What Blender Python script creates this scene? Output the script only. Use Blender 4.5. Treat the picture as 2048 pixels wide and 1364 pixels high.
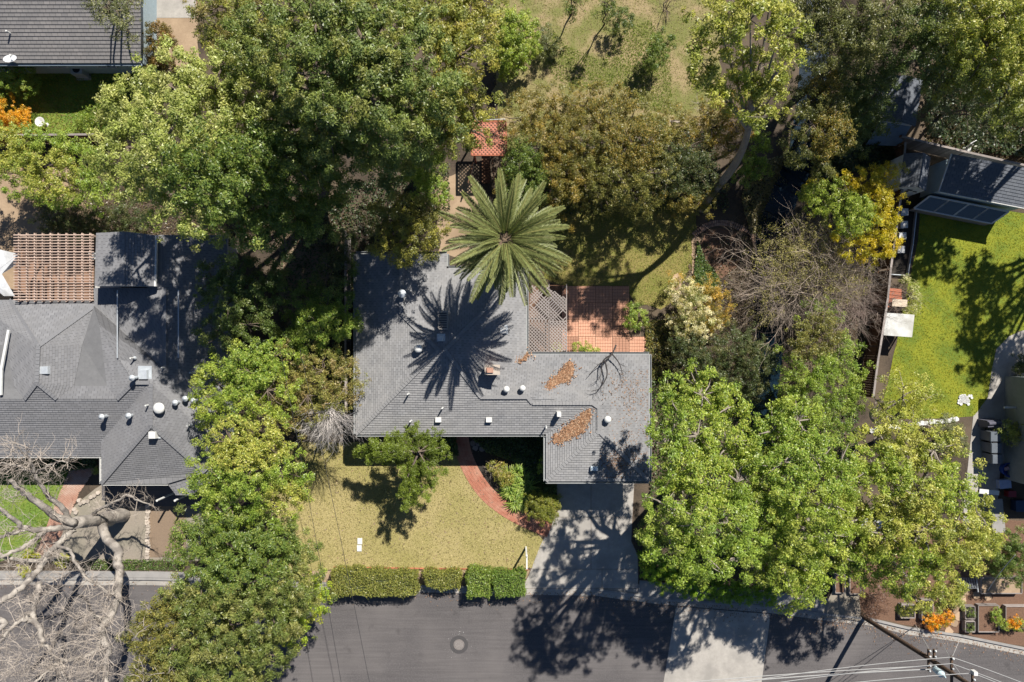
import bpy, math, random
import numpy as np
from mathutils import Vector, Matrix
from mathutils.geometry import tessellate_polygon

for o in list(bpy.data.objects): bpy.data.objects.remove(o)
scene = bpy.context.scene
COL = scene.collection
R = math.radians

# ------------------------------------------------------------------ camera, sky, sun, exposure
H = 45.5           # camera height above the street, metres
S = 30.0           # photograph pixels per metre at ground level
cam_d = bpy.data.cameras.new('camera'); cam_d.lens = 24.0; cam_d.sensor_width = 36.0
cam_d.clip_start = 0.5; cam_d.clip_end = 2000
cam = bpy.data.objects.new('camera', cam_d); COL.objects.link(cam)
cam.location = (0, 0, H); cam.rotation_euler = (0, 0, 0)
scene.camera = cam

SUN_EL, SUN_AZ = R(46.5), R(30)     # sun stands to the upper right of the picture
world = bpy.data.worlds.new('World'); scene.world = world; world.use_nodes = True
wn = world.node_tree.nodes; wl = world.node_tree.links
bg = wn['Background']; sky = wn.new('ShaderNodeTexSky'); sky.sky_type = 'NISHITA'
sky.sun_disc = False; sky.ozone_density = 6.0; sky.air_density = 0.8; sky.dust_density = 0.3; sky.sun_elevation = SUN_EL; sky.sun_rotation = SUN_AZ
wl.new(sky.outputs[0], bg.inputs[0]); bg.inputs[1].default_value = 0.05
sun_d = bpy.data.lights.new('sun', 'SUN'); sun_d.energy = 5.0; sun_d.angle = R(0.53); sun_d.color = (1, 0.95, 0.87)
sun = bpy.data.objects.new('sun', sun_d); COL.objects.link(sun)
SUNV = Vector((math.sin(SUN_AZ)*math.cos(SUN_EL), math.cos(SUN_AZ)*math.cos(SUN_EL), math.sin(SUN_EL)))
sun.rotation_euler = (-SUNV).to_track_quat('-Z', 'Y').to_euler(); sun.location = SUNV*80
scene.view_settings.view_transform = 'Standard'; scene.view_settings.look = 'None'
scene.view_settings.gamma = 1.0; scene.view_settings.exposure = 0.8
scene.view_settings.use_curve_mapping = False
scene.render.resolution_x = 1024; scene.render.resolution_y = 682
scene.render.engine = 'CYCLES'

# ------------------------------------------------------------------ helpers
def P(px, py, z=0.0):
    k = (1 - z/H)/S
    return Vector(((px-1024)*k, -(py-682)*k, z))
ORG = {}
def reg(o, org): ORG[o.name] = Vector(org)
def org_of(o): return ORG.get(o.name, Vector((0, 0, 0))) if o else Vector((0, 0, 0))
def tag(o, label=None, cat=None, group=None, kind=None):
    if label: o['label'] = label
    if cat: o['category'] = cat
    if group: o['group'] = group
    if kind: o['kind'] = kind
    return o
def thing(name, label, cat, loc=(0, 0, 0), group=None):
    o = bpy.data.objects.new(name, None); COL.objects.link(o)
    o.location = loc; o.empty_display_size = 0.3; reg(o, loc)
    return tag(o, label, cat, group)
def link_mesh(name, me, parent=None, loc=(0, 0, 0), rot=(0, 0, 0), scale=(1, 1, 1)):
    """loc is a world position; kept relative to the parent's origin"""
    o = bpy.data.objects.new(name, me); COL.objects.link(o)
    o.location = Vector(loc)-org_of(parent); o.rotation_euler = rot; o.scale = scale
    if parent: o.parent = parent
    reg(o, loc); return o

class MB:
    def __init__(s): s.v = []; s.f = []; s.uv = None
    def add(s, vs, fs):
        b = len(s.v); s.v += [tuple(v) for v in vs]; s.f += [tuple(b+i for i in f) for f in fs]; return s
    def box(s, c, size, rz=0, rx=0, ry=0, taper=1.0):
        x, y, z = size[0]/2, size[1]/2, size[2]/2
        vs = [Vector((sx*x*(taper if sz > 0 else 1), sy*y*(taper if sz > 0 else 1), sz*z)) for sz in (-1, 1) for sx, sy in ((-1, -1), (1, -1), (1, 1), (-1, 1))]
        if rz or rx or ry:
            m = Matrix.Rotation(rz, 3, 'Z') @ Matrix.Rotation(ry, 3, 'Y') @ Matrix.Rotation(rx, 3, 'X'); vs = [m @ v for v in vs]
        c = Vector(c)
        return s.add([v+c for v in vs], [(3, 2, 1, 0), (4, 5, 6, 7), (0, 1, 5, 4), (1, 2, 6, 5), (2, 3, 7, 6), (3, 0, 4, 7)])
    def beam(s, a, b, w, h, up=(0, 0, 1)):
        a, b = Vector(a), Vector(b); d = (b-a).normalized(); up = Vector(up)
        if abs(d.dot(up)) > .98: up = Vector((0, 1, 0))
        sx = d.cross(up).normalized()*w/2; sz = sx.cross(d).normalized()*h/2
        vs = [p+q for p in (a, b) for q in (-sx-sz, sx-sz, sx+sz, -sx+sz)]
        return s.add(vs, [(0, 1, 2, 3), (7, 6, 5, 4), (0, 4, 5, 1), (1, 5, 6, 2), (2, 6, 7, 3), (3, 7, 4, 0)])
    def prism(s, poly, z0, z1):
        n = len(poly); b = [(p[0], p[1], z0) for p in poly]+[(p[0], p[1], z1) for p in poly]
        a = sum(poly[i][0]*poly[(i+1) % n][1]-poly[(i+1) % n][0]*poly[i][1] for i in range(n))
        fs = [tuple(range(n, 2*n)), tuple(range(n-1, -1, -1))]+[(i, (i+1) % n, n+(i+1) % n, n+i) for i in range(n)]
        if a < 0: fs = [tuple(reversed(f)) for f in fs]
        return s.add(b, fs)
    def cyl(s, c, r, h, n=14, r2=None, axis=None):
        r2 = r if r2 is None else r2; c = Vector(c)
        vs = [Vector((math.cos(2*math.pi*i/n)*q, math.sin(2*math.pi*i/n)*q, z)) for q, z in ((r, 0), (r2, h)) for i in range(n)]
        if axis is not None:
            q = Vector((0, 0, 1)).rotation_difference(Vector(axis)); vs = [q @ v for v in vs]
        return s.add([v+c for v in vs], [tuple(range(n-1, -1, -1)), tuple(range(n, 2*n))]+[(i, (i+1) % n, n+(i+1) % n, n+i) for i in range(n)])
    def lathe(s, c, prof, n=16):
        c = Vector(c); vs = []; fs = []
        for r, z in prof:
            for i in range(n): vs.append(c+Vector((math.cos(2*math.pi*i/n)*r, math.sin(2*math.pi*i/n)*r, z)))
        for k in range(len(prof)-1):
            for i in range(n): j = (i+1) % n; fs.append((k*n+i, k*n+j, (k+1)*n+j, (k+1)*n+i))
        fs.append(tuple(range((len(prof)-1)*n, len(prof)*n))); fs.append(tuple(range(n-1, -1, -1)))
        return s.add(vs, fs)
    def tube(s, pts, radii, n=6):
        V, F = tube_np(pts, radii, n); return s.add(V.tolist(), F)
    def mesh(s, name, mat, off=(0, 0, 0), smooth=False):
        me = bpy.data.meshes.new(name); ox, oy, oz = off
        me.from_pydata([(x-ox, y-oy, z-oz) for x, y, z in s.v], [], s.f)
        if mat: me.materials.append(mat)
        if smooth: me.polygons.foreach_set('use_smooth', [True]*len(me.polygons))
        if s.uv:
            l = me.uv_layers.new(name='UVMap'); l.data.foreach_set('uv', [c for f in s.uv for p in f for c in p])
        me.update(); return me
    def build(s, name, mat, parent=None, kind=None, smooth=False):
        o = bpy.data.objects.new(name, s.mesh(name, mat, org_of(parent), smooth)); COL.objects.link(o)
        if parent: o.parent = parent
        reg(o, org_of(parent))
        if kind: o['kind'] = kind
        return o
def tube_np(pts, radii, n=6):
    pts = np.array([tuple(p) for p in pts], float); m = len(pts)
    d = np.gradient(pts, axis=0); d /= (np.linalg.norm(d, axis=1, keepdims=True)+1e-9)
    ref = np.array([0.0, 0.0, 1.0]) if abs(d[:, 2]).mean() < .8 else np.array([0.0, 1.0, 0.0])
    a = np.cross(d, ref); a /= (np.linalg.norm(a, axis=1, keepdims=True)+1e-9); b = np.cross(d, a)
    th = np.arange(n)*2*math.pi/n
    V = pts[:, None, :]+np.array(radii, float)[:, None, None]*(np.cos(th)[None, :, None]*a[:, None, :]+np.sin(th)[None, :, None]*b[:, None, :])
    V = V.reshape(-1, 3); F = []
    for k in range(m-1):
        for i in range(n): j = (i+1) % n; F.append((k*n+i, (k+1)*n+i, (k+1)*n+j, k*n+j))
    F.append(tuple(range(n))); F.append(tuple(range(m*n-1, (m-1)*n-1, -1)))
    return V, F
def np_mesh(name, V, F, mat, col=None):
    """V (n,3), F (m,4) quads or (m,3) triangles; col (m,3) one colour a face"""
    me = bpy.data.meshes.new(name); m, k = F.shape
    me.vertices.add(len(V)); me.vertices.foreach_set('co', V.astype(np.float32).ravel())
    me.loops.add(m*k); me.loops.foreach_set('vertex_index', F.astype(np.int32).ravel())
    me.polygons.add(m); me.polygons.foreach_set('loop_start', (np.arange(m)*k).astype(np.int32))
    me.update(calc_edges=True)
    if col is not None:
        at = me.attributes.new('Col', 'FLOAT_COLOR', 'FACE')
        at.data.foreach_set('color', np.concatenate([np.clip(col, 0.003, 1), np.ones((m, 1))], 1).astype(np.float32).ravel())
    me.materials.append(mat); return me

# ------------------------------------------------------------------ polygon tools
def pxp(lst, z=0.0): return [P(x, y, z).to_2d() for x, y in lst]
def clip_half(poly, a, b, c):      # keep a*x+b*y<=c
    out = []; n = len(poly)
    for i in range(n):
        p, q = poly[i], poly[(i+1) % n]; dp = a*p[0]+b*p[1]-c; dq = a*q[0]+b*q[1]-c
        if dp <= 0: out.append(p)
        if (dp < 0 < dq) or (dq < 0 < dp):
            t = dp/(dp-dq); out.append(tuple(p[k]+(q[k]-p[k])*t for k in range(len(p))))
    return out
def clip_rect(poly, x0, y0, x1, y1):
    poly = [tuple(p) for p in poly]
    for a, b, c in ((1, 0, x1), (-1, 0, -x0), (0, 1, y1), (0, -1, -y0)):
        poly = clip_half(poly, a, b, c)
        if len(poly) < 3: return []
    return poly
def offset_poly(poly, d):          # positive = inwards for a counter-clockwise polygon
    n = len(poly); a = sum(poly[i][0]*poly[(i+1) % n][1]-poly[(i+1) % n][0]*poly[i][1] for i in range(n))
    sg = 1 if a > 0 else -1; out = []
    for i in range(n):
        p0, p1, p2 = Vector(poly[i-1][:2]), Vector(poly[i][:2]), Vector(poly[(i+1) % n][:2])
        d1, d2 = (p1-p0).normalized(), (p2-p1).normalized()
        n1, n2 = Vector((-d1.y, d1.x))*sg*d, Vector((-d2.y, d2.x))*sg*d
        cr = d1.x*d2.y-d1.y*d2.x
        if abs(cr) < 1e-4: out.append(p1+n1); continue
        t = ((p1+n2-p1-n1).x*d2.y-(p1+n2-p1-n1).y*d2.x)/cr
        out.append(p1+n1+d1*t)
    return out
def in_poly(x, y, poly):           # numpy arrays
    ins = np.zeros(len(x), bool); n = len(poly)
    for i in range(n):
        x1, y1 = poly[i][0], poly[i][1]; x2, y2 = poly[(i+1) % n][0], poly[(i+1) % n][1]
        if y1 == y2: continue
        c = ((y1 > y) != (y2 > y)) & (x < (x2-x1)*(y-y1)/(y2-y1)+x1); ins ^= c
    return ins
def smooth_line(pts, n=8):         # Catmull-Rom
    pts = [Vector(p) for p in pts]; out = []
    for i in range(len(pts)-1):
        p0 = pts[max(i-1, 0)]; p1 = pts[i]; p2 = pts[i+1]; p3 = pts[min(i+2, len(pts)-1)]
        for k in range(n):
            t = k/n; out.append(.5*((2*p1)+(p2-p0)*t+(2*p0-5*p1+4*p2-p3)*t*t+(3*p1-p0-3*p2+p3)*t**3))
    out.append(pts[-1]); return out
def ragged(poly, amp, step, rng):  # a cut edge that wanders a little
    out = []
    for i in range(len(poly)):
        a, b = Vector(poly[i]), Vector(poly[(i+1) % len(poly)]); n = max(1, int((b-a).length/step))
        for k in range(n):
            p = a.lerp(b, k/n); out.append(p+Vector((rng.uniform(-amp, amp), rng.uniform(-amp, amp))))
    return out

# ------------------------------------------------------------------ materials
MATS = {}
def nn(m, t): return m.node_tree.nodes.new(t)
def mat(name, c1, c2=None, scale=4.0, rough=.85, bump=0.0, bscale=40.0, c3=None, s3=.5, metal=0.0, spec=.3, detail=6, w3=.5):
    """two-tone noise colour, an optional large patchy third tone, and fine relief"""
    if name in MATS: return MATS[name]
    m = bpy.data.materials.new(name); m.use_nodes = True; L = m.node_tree.links
    b = m.node_tree.nodes['Principled BSDF']; b.inputs['Roughness'].default_value = rough; b.inputs['Metallic'].default_value = metal
    b.inputs['Specular IOR Level'].default_value = spec
    c2 = c2 or tuple(x*.75 for x in c1); tc = nn(m, 'ShaderNodeTexCoord'); geo = nn(m, 'ShaderNodeNewGeometry')
    no = nn(m, 'ShaderNodeTexNoise'); no.inputs['Scale'].default_value = scale; no.inputs['Detail'].default_value = detail; no.inputs['Roughness'].default_value = .7
    L.new(geo.outputs['Position'], no.inputs['Vector'])
    rp = nn(m, 'ShaderNodeMapRange'); rp.inputs[1].default_value = .3; rp.inputs[2].default_value = .7; L.new(no.outputs[0], rp.inputs[0])
    mx = nn(m, 'ShaderNodeMix'); mx.data_type = 'RGBA'; mx.inputs[6].default_value = (*c1, 1); mx.inputs[7].default_value = (*c2, 1)
    L.new(rp.outputs[0], mx.inputs[0]); out = mx.outputs[2]
    if c3:
        n3 = nn(m, 'ShaderNodeTexNoise'); n3.inputs['Scale'].default_value = s3; n3.inputs['Detail'].default_value = 4; L.new(geo.outputs['Position'], n3.inputs['Vector'])
        r3 = nn(m, 'ShaderNodeMapRange'); r3.inputs[1].default_value = w3-.07; r3.inputs[2].default_value = w3+.12; L.new(n3.outputs[0], r3.inputs[0])
        m3 = nn(m, 'ShaderNodeMix'); m3.data_type = 'RGBA'; L.new(r3.outputs[0], m3.inputs[0]); L.new(out, m3.inputs[6]); m3.inputs[7].default_value = (*c3, 1)
        ml = nn(m, 'ShaderNodeMix'); ml.data_type = 'RGBA'; ml.inputs[0].default_value = .8; L.new(out, ml.inputs[6]); L.new(m3.outputs[2], ml.inputs[7]); out = ml.outputs[2]
    L.new(out, b.inputs['Base Color'])
    if bump:
        nb = nn(m, 'ShaderNodeTexNoise'); nb.inputs['Scale'].default_value = bscale; nb.inputs['Detail'].default_value = 4; L.new(geo.outputs['Position'], nb.inputs['Vector'])
        bp = nn(m, 'ShaderNodeBump'); bp.inputs['Strength'].default_value = bump; bp.inputs['Distance'].default_value = .05
        L.new(nb.outputs[0], bp.inputs['Height']); L.new(bp.outputs[0], b.inputs['Normal'])
    MATS[name] = m; return m
def leaf_mat(name, trans=.34, rough=.42, spec=.45):
    if name in MATS: return MATS[name]
    m = bpy.data.materials.new(name); m.use_nodes = True; L = m.node_tree.links
    b = m.node_tree.nodes['Principled BSDF']; o = m.node_tree.nodes['Material Output']
    at = nn(m, 'ShaderNodeAttribute'); at.attribute_name = 'Col'
    b.inputs['Roughness'].default_value = rough; b.inputs['Specular IOR Level'].default_value = spec
    L.new(at.outputs['Color'], b.inputs['Base Color'])
    tr = nn(m, 'ShaderNodeBsdfTranslucent'); g = nn(m, 'ShaderNodeMix'); g.data_type = 'RGBA'; g.blend_type = 'MULTIPLY'; g.inputs[0].default_value = 1
    g.inputs[7].default_value = (1.1, 1.25, .45, 1); L.new(at.outputs['Color'], g.inputs[6]); L.new(g.outputs[2], tr.inputs[0])
    mx = nn(m, 'ShaderNodeMixShader'); mx.inputs[0].default_value = trans
    L.new(b.outputs[0], mx.inputs[1]); L.new(tr.outputs[0], mx.inputs[2]); L.new(mx.outputs[0], o.inputs[0])
    MATS[name] = m; return m
def tint_mat(name, c1, c2, rough=.85, bump=.15, bscale=60):
    """pieces of one kind: each object takes its own tone between two, with fine grain"""
    if name in MATS: return MATS[name]
    m = mat(name, c1, c2, 9, rough, bump, bscale); L = m.node_tree.links
    b = m.node_tree.nodes['Principled BSDF']; src = b.inputs['Base Color'].links[0].from_socket
    oi = nn(m, 'ShaderNodeObjectInfo'); mr = nn(m, 'ShaderNodeMapRange'); mr.inputs[3].default_value = .7; mr.inputs[4].default_value = 1.2; L.new(oi.outputs['Random'], mr.inputs[0])
    mu = nn(m, 'ShaderNodeMix'); mu.data_type = 'RGBA'; mu.blend_type = 'MULTIPLY'; mu.inputs[0].default_value = 1
    L.new(src, mu.inputs[6]); L.new(mr.outputs[0], mu.inputs[7]); L.new(mu.outputs[2], b.inputs['Base Color']); return m
def shingle_mat(name, c1, c2, c3, width=.3):
    if name in MATS: return MATS[name]
    m = bpy.data.materials.new(name); m.use_nodes = True; L = m.node_tree.links; b = m.node_tree.nodes['Principled BSDF']
    b.inputs['Roughness'].default_value = .9; b.inputs['Specular IOR Level'].default_value = .25
    uv = nn(m, 'ShaderNodeUVMap'); br = nn(m, 'ShaderNodeTexBrick'); br.inputs['Scale'].default_value = 1
    br.inputs['Brick Width'].default_value = width; br.inputs['Row Height'].default_value = 1.0; br.inputs['Mortar Size'].default_value = .012; br.inputs['Bias'].default_value = 0
    br.offset = .5; br.inputs['Color1'].default_value = (*c1, 1); br.inputs['Color2'].default_value = (*c2, 1); br.inputs['Mortar'].default_value = (*[x*.3 for x in c1], 1)
    L.new(uv.outputs[0], br.inputs['Vector'])
    geo = nn(m, 'ShaderNodeNewGeometry'); no = nn(m, 'ShaderNodeTexNoise'); no.inputs['Scale'].default_value = .8; no.inputs['Detail'].default_value = 8; no.inputs['Roughness'].default_value = .7
    L.new(geo.outputs['Position'], no.inputs['Vector']); mr = nn(m, 'ShaderNodeMapRange'); mr.inputs[1].default_value = .36; mr.inputs[2].default_value = .64; L.new(no.outputs[0], mr.inputs[0])
    mx = nn(m, 'ShaderNodeMix'); mx.data_type = 'RGBA'; L.new(mr.outputs[0], mx.inputs[0]); L.new(br.outputs[0], mx.inputs[6]); mx.inputs[7].default_value = (*c3, 1)
    m2 = nn(m, 'ShaderNodeMix'); m2.data_type = 'RGBA'; m2.inputs[0].default_value = .6; L.new(br.outputs[0], m2.inputs[6]); L.new(mx.outputs[2], m2.inputs[7])
    L.new(m2.outputs[2], b.inputs['Base Color'])
    n2 = nn(m, 'ShaderNodeTexNoise'); n2.inputs['Scale'].default_value = 50; L.new(geo.outputs['Position'], n2.inputs['Vector'])
    bp = nn(m, 'ShaderNodeBump'); bp.inputs['Strength'].default_value = .35; bp.inputs['Distance'].default_value = .02; L.new(n2.outputs[0], bp.inputs['Height']); L.new(bp.outputs[0], b.inputs['Normal'])
    MATS[name] = m; return m
WHITE = mat('white_paint', (.62, .62, .60), (.5, .5, .48), 6, .6)
GALV = mat('galvanised_metal', (.55, .58, .60), (.42, .45, .48), 8, .45, metal=.35)
TRIM = mat('grey_trim', (.42, .42, .40), (.33, .33, .32), 5, .7)
STUCCO = mat('grey_green_siding', (.23, .25, .24), (.18, .2, .2), 3, .85, .2)
BLUEWALL = mat('pale_blue_siding', (.34, .42, .45), (.27, .34, .37), 3, .8, .2)
GLASS = mat('dark_window_glass', (.02, .03, .04), (.03, .04, .05), 2, .08, spec=.6)
WOODG = tint_mat('weathered_grey_wood', (.30, .265, .245), (.21, .18, .165))
WOODB = tint_mat('brown_wood', (.17, .085, .045), (.09, .045, .025))
WOODT = tint_mat('tan_cedar_wood', (.46, .35, .29), (.34, .245, .195))
REDWOOD = tint_mat('red_stained_wood', (.42, .15, .085), (.33, .105, .06))
BRICK = mat('red_brick', (.40, .165, .105), (.30, .115, .075), 7, .9, .3, 50, c3=(.43, .23, .16), s3=1.2)
BRICKP = mat('pinkish_brick', (.42, .25, .18), (.33, .17, .12), 5, .9, .3, 50, c3=(.46, .34, .27), s3=.9)
JOINT = mat('sandy_joint', (.16, .11, .08), (.1, .07, .05), 8, .95)
CONC = mat('pale_concrete', (.375, .35, .315), (.29, .27, .245), 3.2, .9, .2, 60, c3=(.24, .225, .205), s3=.7, w3=.55)
CONCG = mat('grey_concrete', (.26, .25, .238), (.19, .185, .18), 2.5, .9, .2, 60, c3=(.30, .285, .27), s3=.6)
ASPH = mat('worn_asphalt', (.122, .112, .111), (.068, .063, .063), 11, .92, .4, 120, c3=(.128, .117, .114), s3=.25)
def _streaks(m):    # paver and tyre streaks along the street, a few darker stains
    L = m.node_tree.links; b = m.node_tree.nodes['Principled BSDF']; src = b.inputs['Base Color'].links[0].from_socket; geo = nn(m, 'ShaderNodeNewGeometry')
    mp = nn(m, 'ShaderNodeMapping'); mp.inputs['Scale'].default_value = (.3, 7, 1); L.new(geo.outputs['Position'], mp.inputs['Vector'])
    n1 = nn(m, 'ShaderNodeTexNoise'); n1.inputs['Scale'].default_value = 1; n1.inputs['Detail'].default_value = 7; L.new(mp.outputs[0], n1.inputs['Vector'])
    n2 = nn(m, 'ShaderNodeTexNoise'); n2.inputs['Scale'].default_value = .9; n2.inputs['Detail'].default_value = 5; L.new(geo.outputs['Position'], n2.inputs['Vector'])
    r1 = nn(m, 'ShaderNodeMapRange'); r1.inputs[1].default_value = .3; r1.inputs[2].default_value = .7; r1.inputs[3].default_value = .88; r1.inputs[4].default_value = 1.1; L.new(n1.outputs[0], r1.inputs[0])
    r2 = nn(m, 'ShaderNodeMapRange'); r2.inputs[1].default_value = .62; r2.inputs[2].default_value = .74; r2.inputs[3].default_value = 1; r2.inputs[4].default_value = .74; L.new(n2.outputs[0], r2.inputs[0])
    mu = nn(m, 'ShaderNodeMath'); mu.operation = 'MULTIPLY'; L.new(r1.outputs[0], mu.inputs[0]); L.new(r2.outputs[0], mu.inputs[1])
    mx = nn(m, 'ShaderNodeMix'); mx.data_type = 'RGBA'; mx.blend_type = 'MULTIPLY'; mx.inputs[0].default_value = 1; L.new(src, mx.inputs[6]); L.new(mu.outputs[0], mx.inputs[7]); L.new(mx.outputs[2], b.inputs['Base Color'])
_streaks(ASPH); WHITEW = mat('stained_white_paint', (.62, .62, .60), (.5, .5, .47), 3, .7, c3=(.38, .37, .33), s3=1.3)
BARK = mat('grey_brown_bark', (.17, .13, .10), (.09, .07, .055), 7, .95, .6, 18)
BARKP = mat('pale_flaking_bark', (.40, .365, .32), (.22, .195, .17), 2.6, .9, .6, 12, c3=(.12, .105, .095), s3=1.8)
TWIGP = mat('pale_grey_twigs', (.41, .355, .30), (.28, .24, .205), 3, .9)
TWIGB = mat('brown_twigs', (.20, .15, .115), (.13, .095, .075), 3, .9)
WIRE = mat('wire_grey', (.34, .34, .33), (.28, .28, .28), 4, .6)
DARKM = mat('black_plastic', (.018, .019, .022), (.03, .03, .033), 5, .5)
LEAF = leaf_mat('leaf'); LEAFG = leaf_mat('glossy_leaf', .25, .48, .3); GRASSM = leaf_mat('grass_blade', .3, .8, .1); LITTER = leaf_mat('dry_leaf', .1, .8, .15)
# ------------------------------------------------------------------ ground, creek, street
rng = random.Random(7)
DIRT = mat('leafy_brown_soil', (.085, .063, .045), (.032, .026, .02), 7, .97, .6, 16, c3=(.12, .09, .062), s3=.35)
TAN = mat('dry_tan_soil', (.36, .265, .175), (.28, .2, .13), 3, .95, .4, 30, c3=(.24, .17, .11), s3=.5)
GRAVEL = mat('beige_gravel', (.30, .26, .21), (.20, .17, .14), 18, .95, .5, 45, c3=(.22, .20, .155), s3=.5)
GRAVELB = mat('brown_gravel', (.24, .175, .12), (.17, .125, .09), 18, .95, .5, 45)
MULCH = mat('bark_mulch', (.20, .115, .075), (.10, .06, .04), 14, .97, .7, 35)
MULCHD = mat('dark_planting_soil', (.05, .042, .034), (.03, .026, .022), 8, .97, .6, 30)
STRAW = mat('straw_grass_slope', (.31, .255, .12), (.25, .18, .11), 9, .95, .6, 30, c3=(.13, .15, .035), s3=.6, w3=.47)
LAWN = mat('dry_winter_lawn', (.37, .31, .14), (.28, .23, .10), 14, .95, .6, 40, c3=(.25, .225, .075), s3=.3)
LAWNB = mat('thin_back_lawn', (.235, .215, .06), (.19, .145, .055), 8, .95, .6, 40, c3=(.15, .16, .035), s3=.7)
LAWNG = mat('lush_lawn', (.14, .22, .035), (.10, .17, .03), 10, .95, .6, 40, c3=(.18, .22, .04), s3=.8)
LAWNY = mat('yellow_green_lawn', (.235, .24, .02), (.165, .195, .018), 6, .95, .6, 40, c3=(.10, .15, .02), s3=.7, w3=.5)
WATER = mat('creek_water', (.006, .018, .035), (.01, .02, .03), 1.5, .2, .12, 6, spec=.25)

creek = [P(*p).to_2d() for p in ((1650, -260), (1648, 120), (1625, 300), (1590, 370), (1562, 440), (1552, 520), (1556, 640), (1549, 740), (1540, 830), (1530, 930))]
def creek_d(x, y):
    best = np.full(x.shape, 1e9)
    for a, b in zip(creek[:-1], creek[1:]):
        dx, dy = b.x-a.x, b.y-a.y; t = np.clip(((x-a.x)*dx+(y-a.y)*dy)/(dx*dx+dy*dy), 0, 1)
        best = np.minimum(best, np.hypot(x-a.x-t*dx, y-a.y-t*dy))
    return best
gx = np.concatenate([np.linspace(-500, -48, 12)[:-1], np.arange(-48, 48.01, .6), np.linspace(48, 500, 12)[1:]])
gy = np.concatenate([np.linspace(-500, -36, 12)[:-1], np.arange(-36, 36.01, .6), np.linspace(36, 500, 12)[1:]])
X, Y = np.meshgrid(gx, gy); D = creek_d(X, Y); t = np.clip((D-.75)/1.2, 0, 1); Z = -1.7*(1-t*t*(3-2*t))
V = np.stack([X, Y, Z], -1).reshape(-1, 3); nx, ny = len(gx), len(gy)
i, j = np.meshgrid(np.arange(nx-1), np.arange(ny-1)); q = (j*nx+i).ravel()
F = np.stack([q, q+1, q+nx+1, q+nx], 1)
tag(link_mesh('ground', np_mesh('ground', V, F, DIRT)), kind='structure')
wb = MB(); cl = smooth_line(creek, 4)
for a, b in zip(cl[:-1], cl[1:]):
    d = (b-a).normalized(); n = Vector((-d.y, d.x))*1.35; e = d*.02
    wb.add([(*(a-n), -1.42), (*(a+n), -1.42), (*(b+n), -1.42), (*(b-n), -1.42)], [(0, 3, 2, 1)])
tag(wb.build('creek_water', WATER), kind='structure')

def sheet(name, poly_px, z, m, amp=.0, step=.5, kind='structure', parent=None):
    poly = pxp(poly_px)
    if amp: poly = ragged(poly, amp, step, rng)
    tri = tessellate_polygon([[Vector((p.x, p.y, 0)) for p in poly]]); mb = MB()
    mb.add([(p.x, p.y, z) for p in poly], [])
    for a, b, c in tri:
        v = (poly[b]-poly[a]).cross(poly[c]-poly[a]) if hasattr(poly[a], 'cross') else 1
        mb.f.append((a, b, c) if v > 0 else (a, c, b))
    o = mb.build(name, m, parent)
    if kind and not parent: o['kind'] = kind
    return o

# lawns, slopes and beds
FRONT = [(520, 884), (912, 884), (922, 930), (950, 978), (1003, 1030), (1070, 1062), (1090, 1082), (1064, 1137), (540, 1141)]
BACK = [(1096, 385), (1330, 392), (1392, 432), (1392, 520), (1352, 592), (1322, 616), (1268, 606), (1256, 574), (1126, 574), (1085, 560), (1085, 420)]
SLOPE = [(985, -70), (1440, -70), (1440, 262), (1300, 265), (1000, 300), (985, 120)]
RIGHTL = [(1842, 396), (2140, 440), (2140, 650), (2035, 662), (1990, 700), (1986, 760), (1970, 806), (1948, 832), (1878, 836), (1758, 838), (1790, 700), (1818, 560), (1836, 480)]
LEFTL = [(-60, 915), (165, 915), (128, 985), (90, 1062), (62, 1112), (-60, 1130)]
TOPL = [(-60, 136), (300, 136), (300, 268), (-60, 272)]
sheet('front_lawn', FRONT, .012, LAWN, .06)
sheet('back_lawn', BACK, .012, LAWNB, .18)
sheet('grass_slope', SLOPE, .010, STRAW, .3)
sheet('neighbour_lawn', RIGHTL, .012, LAWNY, .04)
sheet('side_lawn', LEFTL, .012, LAWNG, .05)
sheet('shaded_lawn', TOPL, .012, LAWNG, .1)
sheet('bare_soil', [(-80, 320), (130, 320), (160, 400), (240, 470), (190, 500), (40, 500), (20, 620), (-80, 640)], .008, TAN, .15)
sheet('soil_path', [(285, -60), (420, -60), (400, 40), (395, 130), (350, 150), (300, 120)], .008, TAN, .15)
sheet('soil_strip', [(555, 460), (640, 440), (660, 520), (640, 650), (580, 690), (560, 600)], .008, GRAVELB, .2)
sheet('soil_patch', [(870, 360), (945, 330), (960, 420), (930, 520), (880, 500)], .008, TAN, .15)
sheet('concrete_pad', [(282, -60), (396, -60), (390, 36), (286, 36)], .02, CONC)
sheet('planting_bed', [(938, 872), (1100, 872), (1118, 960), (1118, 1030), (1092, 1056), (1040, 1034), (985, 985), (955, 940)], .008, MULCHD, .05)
sheet('round_bed', [(1402, 486), (1412, 462), (1440, 456), (1472, 464), (1486, 490), (1478, 530), (1440, 560), (1404, 530)], .014, MULCH, .05)
sheet('hedge_bed', [(540, 1143), (1062, 1139), (1044, 1178), (540, 1172)], .008, TAN, .05)
sheet('gravel_yard', [(205, 968), (420, 968), (420, 1122), (100, 1122), (150, 1010)], .010, GRAVEL, .05)
sheet('brown_gravel_yard', [(298, 1012), (372, 1012), (372, 1114), (298, 1114)], .014, GRAVELB, .04)
sheet('asphalt_drive', [(204, 940), (420, 940), (420, 1012), (260, 1012), (204, 1000)], .018, ASPH)
sheet('garden_mulch', [(1700, 1040), (2140, 1040), (2140, 1312), (2048, 1292), (1900, 1264), (1740, 1236), (1700, 1200)], .008, MULCH, .05)
sheet('side_bed', [(1812, 396), (1838, 402), (1832, 480), (1815, 552), (1782, 552), (1798, 470)], .012, MULCHD, .03)
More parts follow.
